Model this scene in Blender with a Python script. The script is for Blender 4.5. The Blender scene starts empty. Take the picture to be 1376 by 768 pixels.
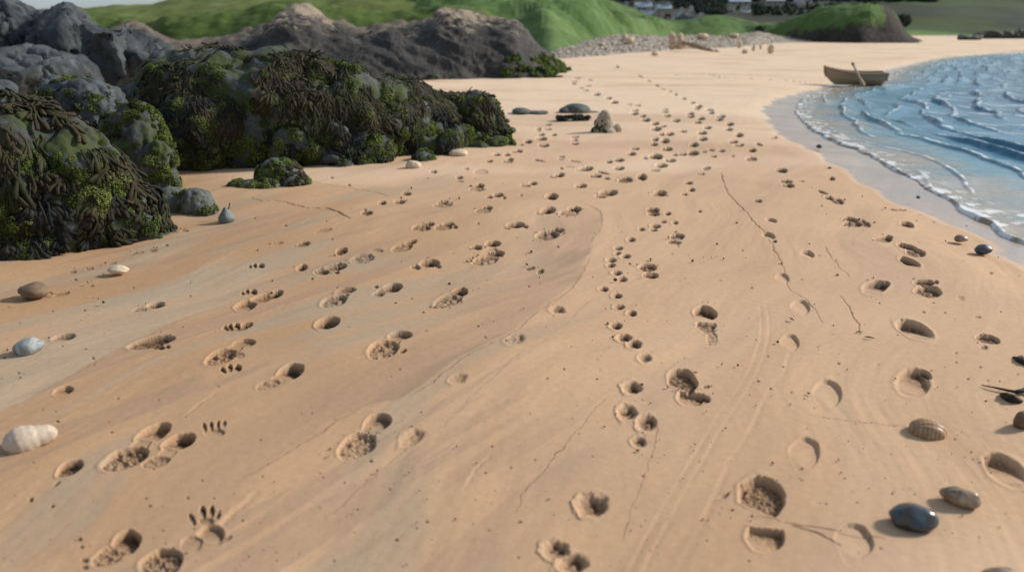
import bpy, bmesh, math, random
import numpy as np
from mathutils import Vector, Matrix
from mathutils.bvhtree import BVHTree

random.seed(7)
RNG = np.random.default_rng(11)
scene = bpy.context.scene
COL = scene.collection

# ------------------------------------------------------------------ camera geometry (metres; photo pixels 1376 x 768)
F, CX, CY, HZ, CAMH = 1080.0, 688.0, 384.0, 38.0, 1.4
PITCH = math.atan((CY - HZ) / F)
SP, CP = math.sin(PITCH), math.cos(PITCH)

def ray(x, y):
    u, v = (x - CX) / F, (CY - y) / F
    return u, CP + v * SP, -SP + v * CP
def gp(x, y, z=0.0):
    """where the ground (height z) lies along a sight line"""
    X, Y, Z = ray(x, y); t = (z - CAMH) / Z
    return Vector((X * t, Y * t, z))
def at(x, y, Y):
    """point at forward distance Y"""
    a, b, c = ray(x, y); t = Y / b
    return Vector((a * t, Y, CAMH + c * t))
def slant(x, y):
    return CAMH / -ray(x, y)[2]

# ------------------------------------------------------------------ noise
_perm = np.random.default_rng(3).permutation(256).astype(np.int64)
_perm = np.concatenate([_perm, _perm])
_g3 = np.random.default_rng(5).normal(size=(256, 3)); _g3 /= np.linalg.norm(_g3, axis=1)[:, None]
_a2 = np.random.default_rng(6).uniform(0, 2 * math.pi, 256); _g2 = np.stack([np.cos(_a2), np.sin(_a2)], 1)

def perlin2(x, y):
    xi = np.floor(x).astype(np.int64); yi = np.floor(y).astype(np.int64)
    fx, fy = x - xi, y - yi
    u = fx * fx * fx * (fx * (fx * 6 - 15) + 10); v = fy * fy * fy * (fy * (fy * 6 - 15) + 10)
    def g(dx, dy):
        h = _perm[_perm[(xi + dx) & 255] + ((yi + dy) & 255)]
        gg = _g2[h]
        return gg[..., 0] * (fx - dx) + gg[..., 1] * (fy - dy)
    a, b, c, d = g(0, 0), g(1, 0), g(0, 1), g(1, 1)
    return 1.4 * ((a * (1 - u) + b * u) * (1 - v) + (c * (1 - u) + d * u) * v)

def perlin3(p):
    i = np.floor(p).astype(np.int64); f = p - i
    w = f * f * f * (f * (f * 6 - 15) + 10)
    out = 0
    for dx in (0, 1):
        for dy in (0, 1):
            for dz in (0, 1):
                h = _perm[_perm[_perm[(i[:, 0] + dx) & 255] + ((i[:, 1] + dy) & 255)] + ((i[:, 2] + dz) & 255)]
                g = _g3[h]
                d = g[:, 0] * (f[:, 0] - dx) + g[:, 1] * (f[:, 1] - dy) + g[:, 2] * (f[:, 2] - dz)
                wt = (w[:, 0] if dx else 1 - w[:, 0]) * (w[:, 1] if dy else 1 - w[:, 1]) * (w[:, 2] if dz else 1 - w[:, 2])
                out = out + d * wt
    return out * 1.4

def fbm2(x, y, o=4, g=.5):
    s, a = 0, 1.0
    for k in range(o):
        s = s + a * perlin2(x * 2 ** k + 17.3 * k, y * 2 ** k - 9.1 * k); a *= g
    return s
def fbm3(p, o=4, g=.5):
    s, a = 0, 1.0
    for k in range(o):
        s = s + a * perlin3(p * 2 ** k + 11.7 * k); a *= g
    return s
def sstep(a, b, x):
    t = np.clip((x - a) / (b - a), 0, 1); return t * t * (3 - 2 * t)

# ------------------------------------------------------------------ object helpers
def tag(o, label=None, cat=None, group=None, kind=None):
    if label: o['label'] = label
    if cat: o['category'] = cat
    if group: o['group'] = group
    if kind: o['kind'] = kind
    return o

def mesh_np(name, V, Fc, smooth=True):
    V = np.asarray(V, np.float32); Fc = np.asarray(Fc, np.int32)
    me = bpy.data.meshes.new(name)
    n, k = Fc.shape
    me.vertices.add(len(V)); me.vertices.foreach_set('co', V.ravel())
    me.loops.add(n * k); me.loops.foreach_set('vertex_index', Fc.ravel())
    me.polygons.add(n)
    me.polygons.foreach_set('loop_start', np.arange(0, n * k, k, dtype=np.int32))
    me.polygons.foreach_set('loop_total', np.full(n, k, np.int32))
    me.polygons.foreach_set('use_smooth', np.full(n, smooth, bool))
    me.update(calc_edges=True)
    return me
def link(name, me, mat=None, parent=None, loc=None):
    o = bpy.data.objects.new(name, me); COL.objects.link(o)
    if mat: me.materials.append(mat)
    if parent: o.parent = parent
    if loc is not None: o.location = loc
    return o
def empty(name, loc, rz=0):
    o = bpy.data.objects.new(name, None); COL.objects.link(o)
    o.location = loc; o.rotation_euler = (0, 0, rz); o.empty_display_size = .1
    return o
def vcol(me, name, C):
    C = np.asarray(C, np.float32)
    if C.shape[1] == 3: C = np.concatenate([C, np.ones((len(C), 1), np.float32)], 1)
    a = me.color_attributes.new(name, 'FLOAT_COLOR', 'POINT'); a.data.foreach_set('color', C.ravel())
def vflt(me, name, A):
    a = me.attributes.new(name, 'FLOAT', 'POINT'); a.data.foreach_set('value', np.asarray(A, np.float32))
def getco(me):
    V = np.empty(len(me.vertices) * 3, np.float32); me.vertices.foreach_get('co', V); return V.reshape(-1, 3)
def setco(me, V):
    me.vertices.foreach_set('co', np.asarray(V, np.float32).ravel()); me.update()
def getno(me):
    N = np.empty(len(me.vertices) * 3, np.float32); me.vertex_normals.foreach_get('vector', N); return N.reshape(-1, 3)
def from_bm(bm, name, smooth=True):
    me = bpy.data.meshes.new(name); bmesh.ops.recalc_face_normals(bm, faces=bm.faces[:]); bm.to_mesh(me); bm.free()
    me.polygons.foreach_set('use_smooth', np.full(len(me.polygons), smooth, bool))
    return me

# ------------------------------------------------------------------ materials
class NT:
    def __init__(s, name):
        s.m = bpy.data.materials.new(name); s.m.use_nodes = True
        s.t = s.m.node_tree; s.b = s.t.nodes['Principled BSDF']
    def n(s, typ, **kw):
        o = s.t.nodes.new(typ)
        for k, v in kw.items():
            if k.startswith('i_'): o.inputs[k[2:].replace('_', ' ')].default_value = v
            else: setattr(o, k, v)
        return o
    def l(s, a, b): s.t.links.new(a, b)
    def coord(s): return s.n('ShaderNodeTexCoord').outputs['Object']
    def noise(s, vec, scale, detail=4, rough=.55):
        o = s.n('ShaderNodeTexNoise'); o.inputs['Scale'].default_value = scale
        o.inputs['Detail'].default_value = detail; o.inputs['Roughness'].default_value = rough
        s.l(vec, o.inputs['Vector']); return o.outputs['Fac']
    def ramp(s, fac, stops):
        o = s.n('ShaderNodeValToRGB'); e = o.color_ramp.elements
        while len(e) < len(stops): e.new(.5)
        for k, (p, c) in enumerate(stops):
            e[k].position = p; e[k].color = (*c, 1) if len(c) == 3 else c
        s.l(fac, o.inputs['Fac']); return o.outputs['Color']
    def mix(s, fac, a, b, mode='MIX'):
        o = s.n('ShaderNodeMix', data_type='RGBA', blend_type=mode)
        for sock, v in ((o.inputs[0], fac), (o.inputs[6], a), (o.inputs[7], b)):
            if isinstance(v, (int, float)): sock.default_value = v
            elif isinstance(v, tuple): sock.default_value = (*v, 1)
            else: s.l(v, sock)
        return o.outputs[2]
    def math(s, op, a, b=0.0, clamp=False):
        o = s.n('ShaderNodeMath', operation=op, use_clamp=clamp)
        for k, v in enumerate((a, b)):
            if isinstance(v, (int, float)): o.inputs[k].default_value = v
            else: s.l(v, o.inputs[k])
        return o.outputs[0]
    def attr(s, name): return s.n('ShaderNodeAttribute', attribute_name=name)
    def bump(s, h, strength, dist, prev=None):
        o = s.n('ShaderNodeBump'); o.inputs['Strength'].default_value = strength; o.inputs['Distance'].default_value = dist
        s.l(h, o.inputs['Height'])
        if prev is not None: s.l(prev, o.inputs['Normal'])
        return o.outputs['Normal']
    def out(s, col=None, rough=None, nor=None, **kw):
        def put(sock, v):
            if v is None: return
            if isinstance(v, (int, float)): sock.default_value = v
            elif isinstance(v, tuple): sock.default_value = (*v, 1)
            else: s.l(v, sock)
        put(s.b.inputs['Base Color'], col); put(s.b.inputs['Roughness'], rough)
        if nor is not None: s.l(nor, s.b.inputs['Normal'])
        for k, v in kw.items(): put(s.b.inputs[k.replace('_', ' ')], v)
        return s.m

def m_sand():
    t = NT('sand'); c = t.coord()
    col = t.attr('Col').outputs['Color']
    fine = t.noise(c, 330, 2, .7); mid = t.noise(c, 28, 4, .6)
    col = t.mix(1.0, col, t.ramp(fine, [(.3, (.86, .85, .84)), (.5, (1, 1, 1)), (.72, (1.09, 1.09, 1.10))]), 'MULTIPLY')
    col = t.mix(1.0, col, t.ramp(mid, [(.3, (.95, .945, .94)), (.7, (1.04, 1.04, 1.04))]), 'MULTIPLY')
    wet = t.attr('wet').outputs['Fac']
    rough = t.math('SUBTRACT', .85, t.math('MULTIPLY', wet, .62))
    n = t.bump(mid, .12, .005); n = t.bump(fine, .28, .0014, n)
    return t.out(col, rough, n, Specular_IOR_Level=t.math('ADD', .14, t.math('MULTIPLY', wet, .4)))

def m_rock(name, dark, light, scale=3.0, moss=None, moss_lo=.55, tan=None, bumpd=.02, tanz=(0.0, 1.0), streak=False):
    t = NT(name); c = t.coord()
    n1 = t.noise(c, scale, 6, .65); n2 = t.noise(c, scale * 7, 5, .65); n3 = t.noise(c, scale * 40, 3, .6)
    col = t.ramp(n1, [(.32, dark), (.68, light)])
    col = t.mix(1.0, col, t.ramp(n2, [(.3, (.62, .62, .63)), (.7, (1.3, 1.3, 1.28))]), 'MULTIPLY')
    col = t.mix(1.0, col, t.ramp(n3, [(.35, (.85, .85, .85)), (.65, (1.12, 1.12, 1.12))]), 'MULTIPLY')
    if tan:
        sep = t.n('ShaderNodeSeparateXYZ'); t.l(c, sep.inputs[0])
        z = t.n('ShaderNodeMapRange'); z.inputs[1].default_value, z.inputs[2].default_value = tanz
        t.l(sep.outputs['Z'], z.inputs[0])
        f = t.math('ADD', z.outputs[0], t.math('MULTIPLY', t.math('SUBTRACT', t.noise(c, scale * 3, 6, .7), .5), 2.6))
        f2 = t.ramp(f, [(.5, (0, 0, 0)), (.72, (1, 1, 1))])
        col = t.mix(f2, col, t.mix(1.0, tan, t.ramp(n2, [(.3, (.6, .58, .55)), (.7, (1.15, 1.15, 1.15))]), 'MULTIPLY'))
    if moss:
        mm = t.ramp(t.noise(c, scale * 2.3, 5, .65), [(moss_lo, (0, 0, 0)), (moss_lo + .1, (1, 1, 1))])
        col = t.mix(mm, col, t.mix(n2, moss, tuple(v * .45 for v in moss)))
    nn = t.bump(n1, .4, bumpd * 2); nn = t.bump(n2, .6, bumpd, nn); nn = t.bump(n3, .5, bumpd * .2, nn)
    return t.out(col, .82, nn, Specular_IOR_Level=.3)

def m_attr(name, rough=.8, nscale=120, nd=.003, spec=.25, trans=0):
    t = NT(name); c = t.coord()
    col = t.attr('Col').outputs['Color']; n = t.noise(c, nscale, 4, .65)
    col = t.mix(1.0, col, t.ramp(n, [(.3, (.6, .6, .58)), (.7, (1.35, 1.35, 1.3))]), 'MULTIPLY')
    return t.out(col, rough, t.bump(n, .7, nd), Specular_IOR_Level=spec)

def m_simple(name, a, b, scale, rough=.7, bd=.003, spec=.4, stretch=None, coat=0):
    t = NT(name); c = t.coord()
    if stretch:
        mp = t.n('ShaderNodeMapping'); mp.inputs['Scale'].default_value = stretch; t.l(c, mp.inputs[0]); c = mp.outputs[0]
    n = t.noise(c, scale, 6, .62); n2 = t.noise(c, scale * 9, 3, .6)
    col = t.ramp(n, [(.3, a), (.7, b)])
    col = t.mix(1.0, col, t.ramp(n2, [(.3, (.82, .82, .82)), (.7, (1.12, 1.12, 1.12))]), 'MULTIPLY')
    nn = t.bump(n, .3, bd); nn = t.bump(n2, .4, bd * .4, nn)
    return t.out(col, rough, nn, Specular_IOR_Level=spec)

# ------------------------------------------------------------------ polylines on the ground
def catmull(pts, n):
    P = np.array(pts, float); d = np.r_[0, np.cumsum(np.linalg.norm(np.diff(P[:, :2], axis=0), axis=1))]
    s = np.linspace(0, d[-1], n); out = np.zeros((n, P.shape[1]))
    k = np.clip(np.searchsorted(d, s, side='right') - 1, 0, len(P) - 2)
    t = ((s - d[k]) / (d[k + 1] - d[k]))[:, None]
    p0, p1, p2, p3 = P[np.maximum(k - 1, 0)], P[k], P[k + 1], P[np.minimum(k + 2, len(P) - 1)]
    return .5 * (2 * p1 + (p2 - p0) * t + (2 * p0 - 5 * p1 + 4 * p2 - p3) * t * t + (3 * p1 - p0 - 3 * p2 + p3) * t ** 3)

def seg_dist(X, Y, L):
    """distance to polyline L (m,2) and side (+ = left of its direction)"""
    best = np.full(X.shape, 1e18); side = np.zeros(X.shape)
    for (ax, ay), (bx, by) in zip(L[:-1], L[1:]):
        dx, dy = bx - ax, by - ay; q = dx * dx + dy * dy + 1e-12
        t = np.clip(((X - ax) * dx + (Y - ay) * dy) / q, 0, 1)
        ex, ey = X - ax - t * dx, Y - ay - t * dy
        d = ex * ex + ey * ey; m = d < best
        best = np.where(m, d, best); side = np.where(m, dx * ey - dy * ex, side)
    return np.sqrt(best), np.sign(side)

SHORE_PX = [(2600, 59), (1800, 63), (1500, 68), (1376, 71), (1330, 72), (1280, 76), (1240, 83), (1212, 91), (1190, 103), (1165, 110), (1140, 113), (1112, 118),
            (1082, 127), (1069, 139), (1070, 151), (1084, 164), (1106, 178), (1140, 193), (1190, 213), (1235, 241),
            (1290, 271), (1340, 298), (1376, 318), (1500, 385), (1800, 560), (2300, 900)]
WET_PX = [(2600, 57.5), (1800, 61.5), (1500, 66), (1376, 69), (1310, 73), (1260, 77), (1210, 88), (1165, 98), (1100, 116), (1045, 131), (1024, 146), (1034, 166), (1052, 186), (1078, 192), (1094, 203), (1112, 222), (1150, 237),
          (1178, 250), (1200, 266), (1240, 277), (1290, 298), (1330, 326), (1376, 352), (1500, 425), (1800, 600), (2300, 930)]
def gpoly(px, n):
    G = np.array([gp(x, y)[:2] for x, y in px]); return catmull(G, n)
SHORE = gpoly(SHORE_PX, 240); WET = gpoly(WET_PX, 160)

# ------------------------------------------------------------------ the beach: one sheet, foot prints pressed into it
def build_beach():
    PX = np.r_[np.arange(-2600, -40, 28), np.arange(-40, 1420, 1.12), np.arange(1420, 4000, 28)]
    PY = np.r_[38.5, 39, 40, 41, 42.5, np.arange(44, 800, .86), np.arange(800, 1500, 14), np.array([1700, 2200, 3200])]
    W, Hn = len(PX), len(PY)
    gx, gy = np.meshgrid(PX, PY)
    U, V = (gx - CX) / F, (CY - gy) / F
    Yd, Zd = CP + V * SP, -SP + V * CP
    T = -CAMH / Zd
    X, Y = U * T, Yd * T
    PXM = T / F                                             # metres per photo pixel across
    Z = np.zeros_like(X)
    r0 = 5
    # broad shape
    near = sstep(60, 25, Y)
    Z += .018 * fbm2(X * .55, Y * .55, 3) * near
    a, b = .50, .866
    S, Tt = X * a + Y * b, X * b - Y * a                    # along / across the drainage streaks
    wx = .35 * fbm2(X * .5 + 5, Y * .5, 2)
    Z += .0035 * fbm2(S * .6 + 3, (Tt + wx) * 3.2, 4, .55) * near
    Z += .0007 * fbm2(S * 3, (Tt + wx) * 14, 3, .6) * sstep(14, 5, Y)
    Z += .00035 * fbm2(X * 30, Y * 30, 2) * sstep(9, 4, Y)
    dist = np.zeros_like(X)                                 # damp disturbed sand and cracks, plus shade painted into the prints
    sl = slice(0, Hn)
    # shore
    ds, side = seg_dist(X, Y, SHORE); ds = ds * np.where(side > 0, -1, 1)   # + on land
    dw, sw = seg_dist(X, Y, WET); dw = dw * np.where(sw > 0, -1, 1)
    ds = ds + .05 * fbm2(X * 2.2, Y * 2.2, 3)
    dw = dw + .10 * fbm2(X * 1.5 + 9, Y * 1.5, 3)
    Z -= .05 * sstep(.9, 0, ds) + .25 * sstep(0, -2.5, ds)
    Z -= .010 * sstep(.05, -.06, dw)
    # --- prints
    def sub(x0, x1, y0, y1):
        i0, i1 = np.searchsorted(PY, [y0, y1]); j0, j1 = np.searchsorted(PX, [x0, x1])
        return slice(i0, i1), slice(j0, j1)
    dep = np.zeros_like(X); rim = np.zeros_like(X)
    cnt = [0]
    def E(x, y, ha, hb, th=0, k=.6, rough=0, style='o'):
        cnt[0] += 1; sd = cnt[0] * 7.7
        hb = max(hb, 1.4); R = max(ha, hb) * 1.7 + 3
        s = sub(x - R, x + R, y - R, y + R)
        dx, dy = gx[s] - x, -(gy[s] - y)
        c_, s_ = math.cos(math.radians(th)), math.sin(math.radians(th))
        p, q = (dx * c_ + dy * s_) / ha, (-dx * s_ + dy * c_) / hb
        wob = perlin2(p * 1.3 + sd, q * 1.3) * .09 + perlin2(p * 4 + sd, q * 4) * .03
        if style == 'c': p = p / (1 - .5 * np.clip(-q, 0, 1)) - .18 * np.clip(-q, 0, 1)
        if style == 'p': wob = wob * 1.7 + .10 * perlin2(p * 2.6 + sd + 9, q * 2.6)
        r = np.sqrt(p * p + q * q) * (1 + wob)
        if style in 'fh': r = np.maximum(r, 1 + (-q - .62 if style == 'f' else q - .50) * 1.6 + .06 * perlin2(gx[s] / 5 + sd, gy[s] / 9))
        D = (1.0 * k if k > .45 else k) * min(ha, 2.1 * hb) * PXM[s]
        if style == 'c':                                   # crescent: sharp on the far right, fading out to the near left
            ww = np.clip(.35 + .75 * (.55 * dx / ha + .83 * dy / hb), 0, 1)
            d = D * sstep(1.02, .9, r) * ww; ri = D * .05 * np.exp(-((r - 1.08) / .10) ** 2) * np.clip(.5 - .6 * dx / ha, 0, 1)
        elif style == 'w':                                 # wedge: deepest on the far right
            ww = np.clip(.45 + .6 * (.4 * dx / ha + .9 * dy / hb), .05, 1)
            d = D * sstep(1.03, .8, r) * ww; ri = D * .06 * np.exp(-((r - 1.12) / .13) ** 2)
        elif style == 'p':                                 # soft paw pit
            d = D * sstep(1.12, .40, r) * (1 + .35 * perlin2(p * 2.2 + sd, q * 2.2 + 3)) * np.clip(.62 + .4 * (.5 * dx / ha + .7 * dy / hb), .2, 1); ri = D * .13 * np.exp(-((r - 1.3) / .16) ** 2) * (.6 - .5 * np.clip(dx / ha, -1, 1))
        else:
            ww = np.clip(.56 + .52 * (.50 * dx / ha + .80 * dy / hb), .14, 1.05)
            if rough > .35: ww = .42 + .58 * ww; D = D * .72
            d = D * sstep(1.01, .84 if rough < .35 else .90, r) * ww
            ri = D * .07 * np.exp(-((r - 1.11) / .09) ** 2) * np.clip(.35 - .75 * dx / ha, 0, 1)
        if rough:
            nn = .55 * perlin2(gx[s] / 3.6 + sd, gy[s] / 2.4) + perlin2(gx[s] / 7.5 + sd, gy[s] / 4.2 + 4)
            lug = np.sin((dx * .5 + dy) / max(2.2, hb * .22) + 1.3 * nn) * .5
            d = d * np.clip(1 - rough * .25 - rough * .42 * nn - rough * .16 * lug, .05, 1.4)
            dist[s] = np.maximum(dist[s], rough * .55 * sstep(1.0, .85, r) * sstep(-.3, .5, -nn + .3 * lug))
        dist[s] = np.maximum(dist[s], (.45 if style == 'c' else 1) * min(1, k * 1.1) * (.35 + .65 * sstep(.25, .8, d / (D + 1e-6))) * sstep(1.0, .86, r))  # darkest on the deep side: shadow painted in along with the damp
        dep[s] = np.maximum(dep[s], d); rim[s] = np.maximum(rim[s], ri)
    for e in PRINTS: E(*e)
    # small scattered pits and crumb holes
    for _ in range(220):
        x, y = random.uniform(0, 1376), 200 + 560 * random.random() ** .8
        if y < 355 and x < 300: continue
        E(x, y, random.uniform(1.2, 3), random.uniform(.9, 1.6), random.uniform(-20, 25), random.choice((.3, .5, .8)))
    Z += np.where(dep > rim * .5, -dep, rim)
    # --- cracks, steps and drag marks
    def line(px, fn, reach=14, n=60, wob=1.0):
        q = catmull(px, n); x0, y0 = q.min(0); x1, y1 = q.max(0)
        s = sub(x0 - reach * 2.2, x1 + reach * 2.2, y0 - reach, y1 + reach)
        G = np.array([gp(a_, b_)[:2] for a_, b_ in q])
        jit = .010 * perlin2(X[s] * 9, Y[s] * 9) + .005 * perlin2(X[s] * 30, Y[s] * 30)
        d, sd = seg_dist(X[s], Y[s], G)
        rx = reach * 2.2
        tp = np.minimum(np.minimum((gy[s] - y0 + reach) / (reach * 1.5), (y1 + reach - gy[s]) / (reach * 1.5)), np.minimum((gx[s] - x0 + rx) / rx, (x1 + rx - gx[s]) / rx))
        brk = .55 + .45 * sstep(-.25, .3, perlin2(X[s] * 2.3 + x0, Y[s] * 2.3))
        fn(s, d * sd + jit * wob, np.clip(tp, 0, 1) * brk)
    def crack(w, D):
        def f(s, d, tp):
            v = np.abs(d); k = PXM[s] * w
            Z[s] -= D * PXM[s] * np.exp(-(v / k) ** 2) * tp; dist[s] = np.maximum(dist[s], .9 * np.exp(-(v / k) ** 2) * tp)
            Z[s] += .12 * tp * D * PXM[s] * np.exp(-((d + 2.4 * k) / (1.6 * k)) ** 2)
        return f
    def step(D, fall):                                      # a terrace: high on the right of the line's direction
        def f(s, d, tp):
            e = sstep(-.005, .005, d)
            Z[s] += D * e * np.exp(-np.abs(d) / fall) * tp; Z[s] -= .5 * D * (1 - e) * np.exp(-np.abs(d) / fall) * tp
        return f
    def groove(w, D, double=False):
        def f(s, d, tp):
            k = w
            for off in ((-1.3 * k, 1.3 * k) if double else (0,)):
                Z[s] -= D * np.exp(-((d - off) / (k * .6)) ** 2) * tp
                Z[s] += D * .4 * np.exp(-((d - off + k * .9) / (k * .5)) ** 2) * tp
        return f
    line([(968, 233), (976, 256), (988, 270), (1002, 284), (1016, 302), (1030, 316), (1042, 340), (1052, 358), (1058, 382), (1075, 396), (1086, 403), (1096, 416), (1105, 433)], crack(.75, 1.2), 10)
    line([(1108, 332), (1124, 354), (1142, 372)], crack(.8, 1.2), 8)
    line([(1130, 396), (1145, 420), (1157, 448)], crack(.9, 1.5), 8)
    line([(337, 267), (352, 272), (372, 272), (410, 281), (440, 282), (470, 294)], crack(1.3, 2.6), 9)
    line([(412, 243), (455, 250), (500, 257), (522, 263)], crack(1.2, 1.6), 9)
    line([(900, 101), (945, 100), (970, 104), (1010, 106), (1060, 108), (1102, 113)], crack(1.6, 2.4), 6)
    line([(1056, 702), (1100, 710), (1140, 716), (1185, 724)], crack(1.1, 2.0), 8)
    line([(1064, 706), (1095, 716), (1128, 734)], crack(1.1, 2.0), 8)
    line([(1087, 555), (1140, 562), (1220, 571)], crack(.6, .55), 8)
    line([(812, 535), (795, 553), (755, 600), (722, 640), (700, 665), (692, 688)], crack(.6, .55), 8)
    line([(885, 572), (872, 620), (856, 664), (836, 724)], crack(.7, .5), 8)
    line([(700, 475), (660, 512), (640, 527), (600, 568), (540, 605), (440, 690)], step(.0016, .10), 12)
    line([(795, 398), (775, 420), (735, 455), (700, 478)], step(.0014, .1), 10)
    line([(782, 272), (806, 285), (808, 305), (795, 322)], step(.003, .10), 10)
    line([(790, 350), (768, 385), (725, 416), (690, 447), (625, 482), (560, 528), (480, 552), (400, 600), (330, 640)], step(.0034, .10), 14)
    line([(300, 412), (230, 436), (150, 475), (40, 536)], step(.0018, .12), 12)
    line([(1026, 408), (1029, 440), (1020, 480), (1000, 520), (970, 562), (930, 630), (890, 700), (850, 780)], groove(.014, .0011, True), 26, 60, .25)
    line([(1062, 465), (1054, 500), (1036, 520), (1012, 570), (982, 620), (950, 690), (905, 780)], groove(.018, .0014), 24, 60, .25)
    line([(344, 660), (322, 680), (300, 702)], groove(.020, .0035), 20)
    line([(288, 532), (270, 545), (250, 560)], groove(.012, .002), 16)
    line([(985, 395), (1010, 402), (1035, 408), (1060, 412)], groove(.02, .0025), 10)
    line([(660, 610), (640, 630), (625, 655)], groove(.012, .0018), 14)
    line([(620, 590), (590, 612), (545, 630)], groove(.012, .0014), 14)
    # --- sand colour: browner at the near left, paler far off
    def lin(r, g, b): return np.array([((v / 255 + .055) / 1.055) ** 2.4 for v in (r, g, b)])
    dry, pale, ochre, grey, damp = lin(190, 157, 125), lin(208, 183, 155), lin(164, 131, 98), lin(158, 141, 119), lin(152, 141, 128)
    st = fbm2(S * .45 + 2, (Tt + wx) * 2.4, 4, .55)
    st2 = fbm2(S * .3 + 31, (Tt + wx * 1.4) * 1.5, 3, .5)
    left = sstep(1.2, -1.6, X + .12 * (Y - 4)) * sstep(11, 6, Y)
    C = dry[None, None] + (pale - dry) * sstep(6, 16, Y)[..., None]
    def mixc(c, m):
        nonlocal C
        C = C * (1 - m[..., None]) + c * m[..., None]
    mixc(ochre, np.clip(.04 + .74 * left + .36 * st2, 0, .95) * sstep(14, 5, Y))
    mixc(grey, np.clip(sstep(.15, .62, st) * .75, 0, 1) * sstep(16, 6, Y) * (.25 + .75 * left))
    mixc(ochre, sstep(.1, .6, fbm2(X * .25 + .3 * Y, Y * .5 + 8, 4)) * .35 * sstep(5, 10, Y))
    mixc(pale * 1.06, sstep(.2, .6, fbm2(X * .18 - 4, Y * .3 + 2, 3)) * .5)
    wl = .25 * fbm2(S * .22 + 3, Tt * .5, 2)
    st3 = fbm2(S * .22 + 14, (Tt + wl) * 2.1, 5, .5)
    mixc(lin(147, 124, 102), sstep(.0, .10, st3) * sstep(.6, .10, st3) * .50 * sstep(12, 5, Y) * (.1 + .9 * left))
    Z += .0008 * sstep(.0, .08, st3) * sstep(.6, .08, st3) * sstep(9, 4, Y) * left
    # grey film left of the terrace edge
    G = np.array([gp(*p)[:2] for p in catmull([(808, 300), (790, 350), (768, 385), (725, 416), (690, 447), (625, 482), (560, 528), (480, 552), (400, 600), (300, 690), (200, 800)], 40)])
    dd, s_ = seg_dist(X, Y, G); dd = -dd * s_ + .03 * fbm2(S * 2, Tt * 8, 3)
    film = sstep(0, .03, dd) * sstep(.55, .05, dd) * (.45 + .55 * sstep(-.2, .5, st)) * sstep(1.2, 2.6, Y)
    G2 = np.array([gp(*p)[:2] for p in catmull([(330, 400), (300, 412), (230, 436), (150, 475), (40, 536), (-200, 640)], 30)])
    d2, s2 = seg_dist(X, Y, G2); d2 = d2 * s2 + .03 * fbm2(S * 2 + 8, Tt * 8, 3)
    film2 = sstep(-.02, .03, -d2) * sstep(.8, .1, np.abs(d2)) * sstep(-.75, -1.3, X) 
    mixc(lin(142, 118, 95), np.clip(film * .8, 0, 1)); mixc(lin(172, 159, 138), np.clip(film2 * .5 * sstep(-1.2, -2.2, X), 0, 1))
    wetm = sstep(.06, -.10, dw) * (X > 0)
    mixc(damp, wetm * (.75 + .25 * fbm2(X * 1.2, Y * 2, 3)))
    mixc(lin(72, 48, 30), np.clip(dist * (1.0 + .45 * fbm2(X * 60, Y * 45, 2)), 0, .95))  # dark brown for damp sand and for the painted print shadows
    far = sstep(150, 175, Y + 10 * fbm2(X * .02, Y * .02, 2)); mixc(lin(70, 84, 48), far)
    wet = np.clip(wetm * .95 + .25 * film + .1 * film2, 0, 1)
    idx = (np.arange(Hn - 1)[:, None] * W + np.arange(W - 1)[None]).ravel()
    Q = np.stack([idx, idx + W, idx + W + 1, idx + 1], 1)
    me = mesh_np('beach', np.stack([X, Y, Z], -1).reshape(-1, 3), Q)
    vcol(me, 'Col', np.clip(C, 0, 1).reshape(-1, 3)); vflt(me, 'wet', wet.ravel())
    o = link('beach', me, m_sand()); tag(o, 'pale ochre sand covered in foot and paw prints', None, None, 'structure')

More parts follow.
